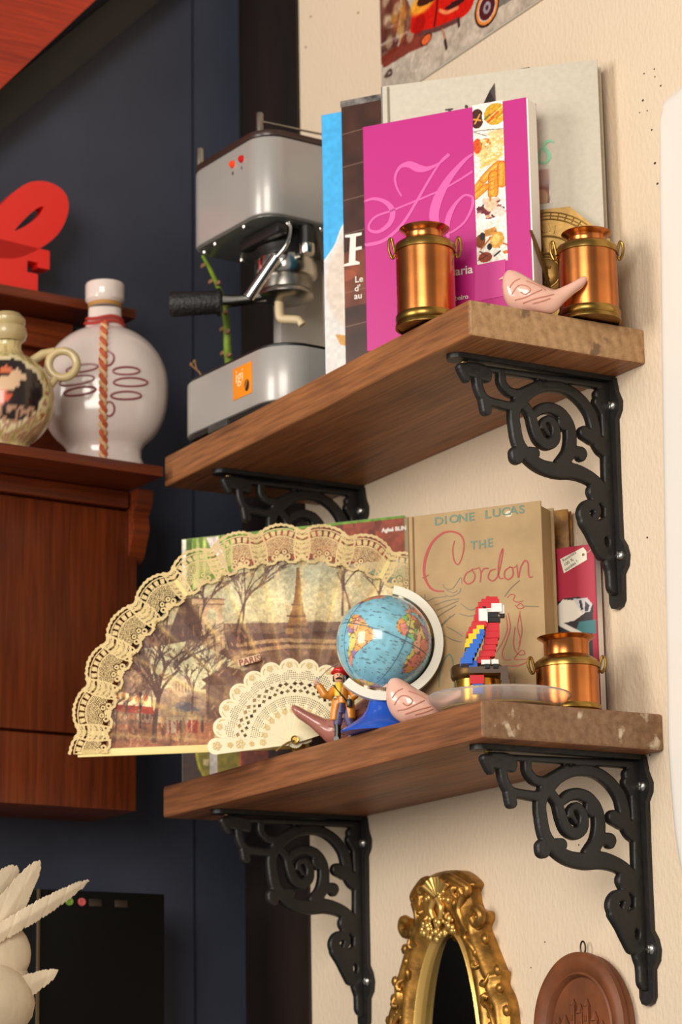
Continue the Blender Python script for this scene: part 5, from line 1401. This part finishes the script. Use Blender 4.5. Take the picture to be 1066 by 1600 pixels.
gs = rng.random((150, 2)); gs[:, 0] = gs[:, 0] * 160 - 100; gs[:, 1] = gs[:, 1] * 130 - 58
pal = np.array([(238, 206, 96), (236, 150, 130), (134, 196, 120), (232, 166, 92), (176, 136, 176), (240, 180, 150), (226, 214, 120)])
D = np.full(lm.shape, 1e9); D2 = np.full(lm.shape, 1e9); I_ = np.zeros(lm.shape, int)
wu, wv_2 = cv.U + 3 * (vnoise(cv.U / 5, cv.V / 5) - .5), cv.V + 3 * (vnoise(cv.U / 5 + 50, cv.V / 5) - .5)
for k in range(150):
    d = np.hypot(wu - gs[k, 0], wv_2 - gs[k, 1]); n_ = d < D
    D2 = np.where(n_, D, np.minimum(D2, d)); D = np.where(n_, d, D); I_ = np.where(n_, k, I_)
lc_ = pal[I_ % len(pal)] / 255.0
lc_[(cv.U < -34) & (cv.V < 6) & (cv.U > -60) & (cv.V > -32)] = np.array((236, 172, 98)) / 255
cv.a = np.where(lm[..., None], lc_, cv.a)
cv.put(lm & ((D2 - D) < .8), (120, 84, 70), .7)
edge_ = lm ^ np.roll(lm, 1, 0) | lm ^ np.roll(lm, 1, 1)
cv.put(edge_, (70, 84, 96), .7)
for lo in range(-180, 181, 20): cv.put(np.abs(cv.U - lo) < .45, (60, 96, 118), .75)
for la in range(-80, 81, 20): cv.put(np.abs(cv.V - la) < (.6 if la == 0 else .35), (60, 96, 118), .75)
for k in range(700):
    x, y = random.uniform(-90, 60), random.uniform(-60, 70); l_ = random.uniform(1.5, 7)
    cv.line([(x, y), (x + l_, y)], .5, (66, 66, 76), .6, curve=False)
cv.noise(.06, 6)
na_, nb_ = 256, 128
V = []; Q = []
LO = np.linspace(-180, 180, na_ + 1); LA = np.linspace(-90, 90, nb_ + 1)
lo_g, la_g = np.meshgrid(LO, LA, indexing='ij')
a_ = np.radians(lo_g + 20); l_ = np.radians(la_g)
Bx = np.array([Xx[:], Yx[:], Nx[:]])
V = GR_ * (np.cos(l_)[..., None] * np.cos(a_)[..., None] * Bx[0] + np.cos(l_)[..., None] * np.sin(a_)[..., None] * Bx[1] + np.sin(l_)[..., None] * Bx[2])
i, j = np.meshgrid(np.arange(na_), np.arange(nb_), indexing='ij'); nv_ = nb_ + 1
Q = np.stack([i * nv_ + j, (i + 1) * nv_ + j, (i + 1) * nv_ + j + 1, i * nv_ + j + 1], -1).reshape(-1, 4)
grid_obj('sphere', V.reshape(-1, 3), Q, cv.at(lo_g.ravel(), la_g.ravel()), vcmat('globe_print', .22, .5), gl_, loc=off)
M_wp = mat('white_plastic', (232, 226, 208), .35, coat=.2)
Fx = Nx.cross(side_ - Nx * side_.dot(Nx)).normalized(); Sx = (side_ - Nx * side_.dot(Nx)).normalized()
b = MB(); n = 48; v = []; f = []
for k in range(n + 1):
    a = R(101 - 214 * k / n)
    dr_ = Sx * math.cos(a) + Nx * math.sin(a)
    for (r_, w_) in ((.0485, -.0048), (.0485, .0048), (.0570, .0048), (.0570, -.0048)):
        v.append(tuple(off + dr_ * r_ + Fx * w_))
for k in range(n):
    f += [(4 * k + q, 4 * k + (q + 1) % 4, 4 * k + 4 + (q + 1) % 4, 4 * k + 4 + q) for q in range(4)]
f += [(0, 1, 2, 3), (4 * n, 4 * n + 1, 4 * n + 2, 4 * n + 3)]
b.add(v, f); b.build('meridian_arm', M_wp, gl_, smooth=30)
b = MB()
for s_ in (1, -1): b.tube([tuple(off + Nx * s_ * .045), tuple(off + Nx * s_ * .0495)], .0035, 12)
b.build('pivot', M_wp, gl_)
b = MB(); b.lathe([(.0001, .029), (.0068, .029), (.0070, .034), (.0078, .0385), (.0078, .044), (.0001, .044)], 24); b.build('collar', M_wp, gl_)
b = MB(); b.lathe([(.0001, 0), (.0390, 0), (.0395, .0015), (.0370, .0040), (.0290, .0085), (.0200, .0145), (.0145, .0215), (.0118, .0290), (.0112, .0325), (.0100, .0335), (.0001, .0335)], 48, sx=.72, T=Matrix.Rotation(R(-30), 4, 'Z')); b.build('foot', mat('blue_plastic', (34, 84, 190), .25, coat=.3), gl_)

# ---- two more ceramic birds
bird((-.2905, -.168, Z2), R(238), 1.08, M_pinkd, M_crevd, 'dusky pink ceramic bird behind the pirate figurine, tail to the left')
bird((-.138, -.1755, Z2), R(54), .92, M_pinkc, M_crev, 'pale pink ceramic bird in front of the globe foot')

# ---- pirate figurine
pr = empty('pirate_figurine', (-.2609, -.187, Z2), R(60), 'painted toy pirate figurine in an orange coat and red hat, raising a sword', 'figurine')
K = .00064
def pc_(x, y, d=0.0): return ((x - 540) * K, d, (1160 - y) * K)
M_coat = mat('orange_paint', (228, 140, 44), .3, coat=.2, var=.12, scale=120); M_skin = mat('skin_paint', (226, 170, 136), .4); M_yel = mat('yellow_paint', (236, 190, 50), .35)
M_pur = mat('purple_paint', (96, 84, 132), .45, var=.3, scale=300, stretch=(1, 1, 3)); M_bk = mat('black_paint', (22, 18, 18), .3); M_rdp = mat('red_paint', (206, 30, 34), .3, coat=.2)
M_sil = mat('silver_paint', (206, 206, 210), .35, metal=.5)
def blend(o, vs=.0007):
    r = o.modifiers.new('blend', 'REMESH'); r.mode = 'VOXEL'; r.voxel_size = vs; r.use_smooth_shade = True
    s = o.modifiers.new('soften', 'SMOOTH'); s.factor = .5; s.iterations = 4
    return o
for x0, x1 in ((530, 528), (544, 548)):
    b = MB(); b.tube([pc_(x0 + 3, 1108), pc_(x0, 1122), pc_(x1, 1136)], [.0045, .0050, .0042], 14); b.build('trouser_leg', M_pur, pr)
    b = MB(); b.tube([pc_(x1, 1132), pc_(x1 + .5, 1145), pc_(x1, 1156)], [.0036, .0032, .0034], 14); b.tube([pc_(x1, 1158, .002), pc_(x1 - 2, 1158, -.005)], [.0032, .0026], 12); b.build('boot', M_bk, pr)
b = MB()
b.tube([pc_(537, 1073), pc_(537, 1080), pc_(536, 1092), pc_(536, 1104)], [.0050, .0082, .0078, .0080], 20, flat=.72)
b.tube([pc_(527, 1098, .0), pc_(524, 1115, -.001), pc_(522, 1129, -.001)], [.0055, .0048, .0044], 14, flat=.8)
b.tube([pc_(547, 1098, .0), pc_(549, 1115, -.001), pc_(549, 1127, -.001)], [.0055, .0052, .0048], 14, flat=.8)
b.tube([pc_(536, 1098, .004), pc_(536, 1126, .004)], [.0065, .0075], 14, flat=.5)
b.tube([pc_(526, 1080), pc_(516, 1092, -.002), pc_(509, 1090, -.004), pc_(502, 1078, -.004), pc_(499, 1074, -.004)], [.0042, .0045, .0044, .0038, .0032], 14)
b.tube([pc_(547, 1078), pc_(553, 1086, -.001), pc_(554, 1094, -.003), pc_(559, 1090, -.005)], [.0042, .0044, .0040, .0032], 14)
blend(b.build('coat', M_coat, pr, smooth=80))
b = MB(); b.tube([pc_(531, 1072, -.0048), pc_(530, 1082, -.0062), pc_(529, 1093, -.006)], [.003, .0042, .0034], 14, flat=.6); b.build('shirt', M_yel, pr)
b = MB(); b.tube([pc_(536, 1094, -.0052), pc_(535, 1118, -.0042)], [.0028, .0036], 12, flat=.5); b.build('waist_cloth', M_pur, pr)
b = MB(); b.ball(pc_(532, 1062, -.001), .0060, 18, sc=(.9, .95, 1.15)); b.ball(pc_(531, 1063, -.0068), .0012, 8); b.tube([pc_(534, 1070), pc_(535, 1077)], .0032, 10); blend(b.build('head', M_skin, pr, smooth=80), .0005)
b = MB()
for x, y in ((529.3, 1060), (534.2, 1060)): b.ball(pc_(x, y, -.0062), .0008, 8)
b.build('eye', M_bk, pr)
b = MB(); b.tube(crom([pc_(527, 1066.5, -.0064), pc_(530, 1065, -.0072), pc_(531.5, 1065.5, -.0073), pc_(533, 1065, -.0072), pc_(536, 1066.5, -.0064)], 3), .0008, 6); b.build('moustache', M_bk, pr)
b = MB(); b.tube([pc_(540, 1056, .001), pc_(542, 1064, .001), pc_(543, 1071, 0)], [.0035, .0046, .0036], 12); b.tube([pc_(525, 1060, .002), pc_(524.5, 1068, .001)], [.002, .0018], 10); b.ball(pc_(535, 1060, .004), .0062, 14); b.build('hair', M_bk, pr)
b = MB(); b.ball(pc_(534, 1054), .0075, 20, sc=(1.0, .9, .72)); b.tube(crom([pc_(521, 1056, -.001), pc_(526, 1052, -.0055), pc_(533, 1053.5, -.0078), pc_(541, 1055, -.005), pc_(547, 1059, .001)], 4), [.0016] * 4 + [.0022] * 9 + [.0018] * 4, 8); b.tube(crom([pc_(521, 1056, -.001), pc_(527, 1052, .006), pc_(536, 1052, .0075), pc_(547, 1059, .001)], 4), .0018, 8)
blend(b.build('hat', M_rdp, pr, smooth=80), .0005)
b = MB(); b.ball(pc_(496.5, 1071, -.0045), .0030, 12)
for k in range(4): b.tube([pc_(494 + k * 1.4, 1069 + k * .8, -.006), pc_(495.5 + k * 1.4, 1072 + k * .8, -.0078), pc_(498 + k * 1.2, 1072.5 + k * .7, -.006)], .0008, 6)
b.tube([pc_(499, 1069, -.006), pc_(500.5, 1066.5, -.007)], .0009, 6); b.build('hand', M_skin, pr, smooth=80)
b = MB(); b.ball(pc_(561, 1089, -.006), .0028, 12)
for k in range(4): b.tube([pc_(562 + k * .8, 1086 + k * 1.6, -.0065), pc_(565 + k * .4, 1086.5 + k * 1.6, -.0085)], .0008, 6)
b.tube([pc_(560, 1086, -.007), pc_(561.5, 1083.5, -.008)], .0009, 6); b.build('hand', M_skin, pr, smooth=80)
b = MB(); bl_ = crom([pc_(499, 1067.5, -.0062), pc_(512, 1054.5, -.0062), pc_(522, 1047, -.0062), pc_(531, 1043, -.0062)], 4)
b.tube(bl_, [.0012] * 6 + [.0015] * 6 + [.0005], 8, flat=.35); b.tube([pc_(496, 1064, -.0062), pc_(502, 1070.5, -.0062)], .0010, 8); b.tube([pc_(499, 1067.5, -.0062), pc_(493, 1074, -.0062)], .0009, 8); b.build('sword', M_sil, pr)
b = MB(); b.tube(crom([pc_(523.5, 1076, -.006), pc_(530, 1085, -.0078), pc_(537, 1094, -.0075), pc_(544, 1102, -.0066)], 4), .0013, 8, flat=.6); b.build('strap', M_bk, pr)
b = MB(); b.box((.0018, -.0095, .0315), (.0068, -.0055, .0395), .0008); b.build('pouch', M_bk, pr)

# ---- toy parrot of plastic bricks
pa = empty('brick_parrot', (-.062, -.15, Z2), R(60), 'toy parrot built of red, yellow and blue bricks on a brown brick perch', 'toy')
kk = 1 / 1700.0
BC = {'r': mat('red_brick', (206, 28, 40), .3, coat=.1), 'w': mat('white_brick', (240, 236, 230), .3), 'k': mat('black_brick', (22, 20, 20), .3), 'y': mat('yellow_brick', (240, 204, 30), .3), 'b': mat('blue_brick', (36, 104, 206), .3), 'n': mat('brown_brick', (84, 62, 46), .4)}
PB = [('r', 764, 783, 926, 932, 5), ('r', 757, 785, 930, 937, 6), ('r', 752, 772, 936, 945, 7), ('r', 748, 760, 944, 956, 8), ('r', 745, 758, 955, 968, 8), ('w', 758, 789, 937, 951, 6.5), ('w', 752, 766, 946, 968, 8.6), ('w', 785, 793, 939, 953, 4),
      ('k', 758, 764, 942, 947.5, 7.2), ('k', 765, 783, 951, 960, 5.5), ('k', 760, 786, 958, 967, 5.2), ('k', 786, 793.5, 952, 958.5, 3.6),
      ('r', 741, 764, 966, 976, 9), ('r', 736, 760, 975, 984, 9), ('r', 732, 752, 983, 990, 9), ('r', 762, 784, 968.5, 982, 7), ('r', 761, 784, 982, 993, 7.4), ('r', 760, 781, 993, 1003, 7), ('r', 757, 778, 1003, 1012, 6.5), ('r', 752, 776, 1012, 1022, 6), ('r', 748, 768, 1022, 1032, 6),
      ('y', 748, 760, 973, 979.5, 10), ('y', 742, 757, 979, 987, 10), ('y', 735, 749, 986, 995, 10), ('y', 731, 743, 994, 1002, 10), ('y', 729, 738, 1001, 1008, 10),
      ('b', 752, 760, 979.5, 990, 10.4), ('b', 747, 758, 987, 996, 10.4), ('b', 741, 755, 995, 1003, 10.4), ('b', 736, 751, 1002, 1010, 10.4), ('b', 731, 748, 1009, 1017, 10.4), ('b', 727, 744, 1016, 1025, 10.4), ('b', 722, 740, 1024, 1034, 10.4), ('b', 735, 748, 1028, 1038, 6),
      ('w', 754, 768, 1027, 1034.5, 7), ('w', 770, 781, 1027, 1034.5, 7), ('k', 759, 767, 1034, 1041, 8), ('k', 772, 780, 1034, 1041, 8),
      ('n', 735, 795, 1037, 1048, 6), ('n', 784, 796, 1047, 1060, 6), ('n', 785, 798, 1059, 1074, 6), ('n', 786, 800, 1073, 1109, 7), ('n', 716, 800, 1104, 1110, 13),
      ('r', 736, 758, 1050, 1064, 4), ('b', 740, 756, 1064, 1078, 4), ('n', 716, 728, 1037, 1048, 4)]
PB[-1] = ('n', 716, 728, 1037, 1044, 4)
PB.pop()
for c, x0, x1, y0, y1, d in PB:
    b = MB(); b.box(((x0 - 765) * kk, -d / 1000, (1110 - y1) * kk), ((x1 - 765) * kk, d / 1000, (1110 - y0) * kk), .0003)
    b.build('brick', BC[c], pa, smooth=0)
for c, x, y, d in (('r', 768, 926, -2), ('r', 775, 926, 2), ('r', 760, 930.5, -3), ('r', 754, 936, -4), ('r', 750, 944, -5), ('w', 760, 1027, -4), ('w', 775, 1027, -4), ('b', 757, 979, -8), ('b', 755, 987, -8), ('b', 751, 995, -8), ('b', 748, 1002, -8), ('b', 745, 1009, -8), ('b', 741, 1017, -8)):
    b = MB(); x_, z_ = (x - 765) * kk, (1110 - y) * kk
    b.lathe([(.0001, z_ + .0009), (.0013, z_ + .0009), (.0014, z_ + .0007), (.0014, z_ - .0004)], 12, Matrix.Translation((x_, d / 1000, 0))); b.build('stud', BC[c], pa)

# ================================================================== things hanging on the cream wall
# ---- poster with a red scooter
po = empty('scooter_poster', (0, 0, 0), 0, 'poster of a red scooter on a street, at the top edge above the books', 'poster')
cv = Canvas(-.467, -.06, .390, .66, .0009, (190, 176, 158))
cv.noise(.06, .03)
cv.poly([(-.4663,.5736),(-.4388,.5618),(-.3806,.4438),(-.4192,.4456),(-.4684,.4392)], (112, 74, 58)); cv.noise(.07, .01)
cv.poly([(-.468,.4476),(-.404,.4514),(-.3548,.4335),(-.3668,.4249),(-.4019,.4304),(-.4624,.4334)], (120, 44, 32), .9)
for P in [[(-.4612,.4639),(-.4446,.495),(-.4404,.5209)],[(-.4339,.4565),(-.4204,.4887),(-.4223,.5168)],[(-.4483,.4793),(-.4241,.4731)],[(-.4659,.464),(-.4097,.4571)],[(-.4647,.4549),(-.4069,.4526)],[(-.4282,.4491),(-.4153,.4678)],[(-.4598,.4222),(-.4474,.4259),(-.4446,.4198),(-.4568,.421)],[(-.3962,.4248),(-.4029,.4088),(-.3737,.401),(-.3701,.4162)]]:
    cv.line(P, .0035, (206, 190, 176) if random.random() < .5 else (76, 52, 48), .8)
for k in range(40):
    x, y = random.uniform(-.46, -.40), random.uniform(.44, .56)
    cv.ell((x, y), .006, .006, random.choice([(206, 150, 60), (120, 60, 40), (214, 196, 160), (90, 44, 36), (190, 100, 50)]), .5, .6)
cv.poly([tuple(q) for q in crom([(-.3986,.4518),(-.3997,.4683),(-.3876,.4854),(-.3725,.4927),(-.3467,.482),(-.3245,.4661),(-.2964,.4611),(-.2692,.4498),(-.2756,.4329),(-.298,.4289),(-.3316,.4359),(-.3603,.4399)], 5, True)], (206, 24, 14))
cv.ell([(-.3731,.4795)][0], .022, .010, (244, 170, 50), .9, .5); cv.line([(-.3426,.477),(-.3464,.4568),(-.3515,.4422)], .004, (90, 10, 10)); cv.poly([(-.3308,.4538),(-.3136,.455),(-.2912,.4524),(-.2887,.4464),(-.3141,.4453)], (30, 20, 24))
cv.line([(-.3393,.4556),(-.3254,.4474),(-.3029,.444)], .004, (240, 140, 90)); cv.line([(-.3893,.4473),(-.3489,.4362),(-.3036,.4295)], .006, (90, 60, 56)); cv.ell([(-.383,.4565)][0], .012, .010, (160, 14, 10), .8, .3)
wc = [(-.2456,.4206),(-.2702,.4307),(-.2467,.3988)]
ru, rv_ = abs(wc[0][0] - wc[1][0]), abs(wc[0][1] - wc[2][1])
for s_, c in ((1.0, (26, 20, 22)), (.86, (236, 140, 60)), (.70, (220, 206, 190)), (.64, (66, 26, 32)), (.3, (150, 140, 150)), (.14, (60, 40, 46))):
    cv.ell(wc[0], ru * s_, rv_ * s_, c)
wc = [(-.3688,.4324),(-.3809,.4372),(-.3691,.4258)]
cv.ell(wc[0], abs(wc[0][0] - wc[1][0]), abs(wc[0][1] - wc[2][1]), (40, 26, 26)); cv.ell(wc[0], abs(wc[0][0] - wc[1][0]) * .8, abs(wc[0][1] - wc[2][1]) * .8, (220, 100, 50))
cv.line([(-.3348,.4305),(-.3309,.4207),(-.3279,.4063)], .004, (176, 130, 100)); cv.line([(-.3303,.4155),(-.328,.406)], .005, (44, 36, 36)); cv.line([(-.3022,.4298),(-.3012,.422)], .005, (50, 40, 40))
cv.poly([(-.2213,.43),(-.2224,.4111),(-.196,.4099),(-.1698,.4117)], (110, 112, 104))
w0, w1 = [(-.2456,.4206)][0]
cv.poly([tuple(q) for q in crom([(w0 - .030, w1 + .020), (w0 - .005, w1 + .030), (w0 - .012, w1 + .075), (w0 - .024, w1 + .115), (w0 - .036, w1 + .112), (w0 - .034, w1 + .06)], 5, True)], (196, 22, 14))
cv.line([(w0 - .045, w1 + .120), (w0 - .028, w1 + .118), (w0 - .012, w1 + .124)], .005, (40, 30, 30)); cv.ell((w0 - .019, w1 + .112), .007, .009, (232, 220, 200)); cv.ell((w0 - .105, w1 + .062), .036, .010, (40, 26, 24))
cv.ell((w0, w1 + .032), .028, .014, (196, 22, 14))
cv.noise(.08, .004)
MB().box((-.468, -.003, .389), (-.06, -.0002, .661)).build('board', mat('poster_board', (206, 198, 184), .6), po)
cv.build('print', M_vcg, po, depth=-.0034)

# ---- gilt mirror
M_gold = mat('gilt_frame', (206, 150, 70), .36, metal=.75, var=.35, scale=60, bump=.25, bscale=120)
M_gold2 = mat('bright_gilt', (228, 186, 106), .34, metal=.75)
UC, VC = -.362, -.722
mi = empty('gilt_mirror', (UC, 0, VC), 0, 'ornate gilded oval mirror with a scrolled crest, hung below the lower shelf', 'mirror')
HW = [(.2245, .012), (.222, .030), (.214, .047), (.206, .056), (.199, .050), (.182, .056), (.178, .072), (.170, .074), (.162, .068), (.150, .075), (.120, .094), (.116, .100), (.104, .098), (.094, .106), (.080, .112), (.050, .114), (.03, .108), (0, .106)]
pl = [(w, v) for v, w in HW] + [(w * .98, -v) for v, w in reversed(HW[:-1])]
pl = pl + [(-a, c) for a, c in reversed(pl)]
f5 = Field(-.125, .125, -.235, .235, .0014)
outer = f5.polyd([q[:2] for q in crom(pl, 3, True)])
oval = (np.hypot(f5.X / .0675, f5.Y / .1675) - 1) * .062
f5.d = np.maximum(outer, -oval)
def relief(d): return .012 + .010 * np.sin(np.clip(d / .02, 0, 1) * math.pi * .85)
v, f = f5.mesh(relief, .0004)
MB().add(v, f, 0, XZ).build('frame', M_gold, mi, smooth=60)
f6 = Field(-.08, .08, -.18, .18, .0008)
o1 = (np.hypot(f6.X / .0715, f6.Y / .1715) - 1) * .064; o2 = (np.hypot(f6.X / .0610, f6.Y / .1605) - 1) * .058
f6.d = np.maximum(o1, -o2)
v, f = f6.mesh(lambda d: .011 + .007 * np.sin(np.clip(d / .005, 0, 1) * math.pi / 2), .002)
MB().add(v, f, 0, XZ).build('inner_rim', M_gold2, mi, smooth=60)
ov_ = [(.0635 * math.cos(2 * math.pi * k / 72), .163 * math.sin(2 * math.pi * k / 72)) for k in range(72)]
mg = mat('mirror_glass', (150, 150, 146), .03, metal=1)
MB().prism(ov_, -.006, -.004, 'xz').build('mirror_glass', mg, mi, smooth=0)
random.seed(21)
b = MB()
def blob(x, z, r, y=-.020, sc=(1, .6, 1)): b.ball((x, y, z), r, 8, sc=sc)
for s_ in (-1, 1):      # crest: shell, leaves, garlands, flower heap, side scrolls
    b.tube(crom([(s_ * .004, -.021, .214), (s_ * .022, -.022, .217), (s_ * .042, -.02, .209), (s_ * .053, -.018, .202), (s_ * .047, -.018, .196), (s_ * .042, -.02, .202)], 5), .0042, 8)
    b.tube(crom([(s_ * .047, -.02, .195), (s_ * .040, -.021, .182), (s_ * .046, -.02, .168), (s_ * .055, -.02, .158)], 5), [.0045] * 8 + [.0036] * 8, 8)
    b.tube(crom([(s_ * .058, -.018, .176), (s_ * .070, -.019, .180), (s_ * .076, -.018, .172), (s_ * .068, -.018, .165), (s_ * .062, -.019, .171)], 5), .0052, 8)
    for k in range(14):
        a = k / 13
        blob(s_ * (.012 + .028 * a), .198 + .010 * a * a - .008 * math.sin(a * 3.1), .0019)
    for k in range(12):
        a = k / 11
        blob(s_ * (.030 + .014 * a), .192 - .03 * a, .0018)
    for (zz, xx) in ((.118, .097), (.150, .076), (.078, .111), (.1, .1), (.05, .112)):
        blob(s_ * xx, zz, .006, -.015); blob(s_ * (xx - .008), zz - .008, .004, -.018)
    for k in range(26):
        zz = random.uniform(.015, .085); xx = .094 - .02 * ((zz - .05) / .05) ** 2 + random.uniform(-.012, .012)
        blob(s_ * xx, zz, random.uniform(.002, .0045), -.018)
    b.tube(crom([(s_ * .078, -.018, .088), (s_ * .092, -.02, .075), (s_ * .1, -.02, .05), (s_ * .09, -.02, .03), (s_ * .083, -.02, .045)], 5), .0032, 8)
    for k in range(9):      # curled leaves along the crest and the shoulders
        x_, z_ = ((.020, .208), (.034, .204), (.030, .186), (.020, .180), (.050, .150), (.064, .128), (.078, .108), (.086, .092), (.096, .06))[k]
        a = random.uniform(0, 6.28); L_ = random.uniform(.008, .013)
        P_ = [(s_ * (x_ + L_ * t_ * math.cos(a + t_ * 2.2)), -.0195 - .003 * math.sin(t_ * 3.1), z_ + L_ * t_ * math.sin(a + t_ * 2.2)) for t_ in (0, .25, .5, .75, 1)]
        b.tube(P_, [.0030, .0036, .0032, .0024, .0014], 8)
    b.tube(crom([(s_ * .045, -.02, .155), (s_ * .058, -.021, .147), (s_ * .066, -.019, .138)], 4), .0036, 8); blob(s_ * .066, .137, .005)
tag(b.build('side_ornament', M_gold, mi, smooth=70), kind='stuff')
b = MB()
for k in range(7):      # shell at the top
    a = R(40 + 100 * k / 6)
    b.tube([(.004 * math.cos(a), -.021, .196 + .004 * math.sin(a)), (.026 * math.cos(a), -.023, .196 + .022 * math.sin(a))], [.002, .0042], 8)
for k in range(46):
    blob(random.uniform(-.032, .032), random.uniform(.160, .176) - abs(random.gauss(0, .003)), random.uniform(.002, .0048), -.022)
for k in range(22):
    blob(random.gauss(0, .012), random.uniform(.176, .205), random.uniform(.002, .004), -.0225)
b.tube(crom([(-.006, -.022, .176), (-.010, -.023, .186), (-.004, -.023, .195)], 4), .0036, 8); b.tube(crom([(.006, -.022, .176), (.010, -.023, .186), (.004, -.023, .195)], 4), .0036, 8)
tag(b.build('crest', M_gold2, mi, smooth=70), kind='stuff')

# ---- terracotta plaque
M_ter = mat('terracotta', (130, 72, 38), .55, var=.18, scale=30, bump=.15, bscale=90)
tp_ = empty('terracotta_plaque', (-.128, 0, -.668), 0, 'round terracotta plaque with a cathedral in relief, hung by a wire ring', 'plaque')
b = MB(); b.lathe([(.0001, .0005), (.066, .0005), (.070, .003), (.0685, .008), (.0725, .012), (.0725, .017), (.0690, .0205), (.0640, .0210), (.0575, .0190), (.0540, .0165), (.0520, .0175), (.0500, .0150), (.0490, .0120), (.0001, .0112)], 72, Matrix.Rotation(R(90), 4, 'X')); b.build('disc', M_ter, tp_)
b = MB(); random.seed(3)
for (x, w, h_) in ((-.012, .007, .036), (.010, .008, .034), (-.001, .010, .028), (.022, .010, .020), (-.026, .012, .017), (.033, .008, .013), (-.037, .007, .020)):
    b.box((x - w / 2, -.0155, -.03), (x + w / 2, -.011, -.012 + h_), .0006)
    for k in range(4):
        zz = -.028 + k * (h_ + .014) / 4
        b.box((x - w * .28, -.0165, zz), (x - w * .05, -.015, zz + .005)); b.box((x + w * .05, -.0165, zz), (x + w * .28, -.015, zz + .005))
    b.lathe([(w * .5, 0), (.0002, w * .9)], 8, Matrix.Translation((x, -.013, -.012 + h_)))
for x in (-.041, -.034, .038, .044):
    b.ball((x, -.013, -.005), .006, 8, sc=(1, .5, 1.5))
tag(b.build('cathedral_relief', M_ter, tp_, smooth=20), kind='stuff')
pts = [(.004 * math.cos(a), -.008, .0765 + .0062 * math.sin(a)) for a in [2 * math.pi * k / 24 for k in range(24)]]
MB().tube(pts, .0009, 6, closed=True).build('wire_ring', mat('dark_wire', (60, 48, 40), .4, metal=.8), tp_)
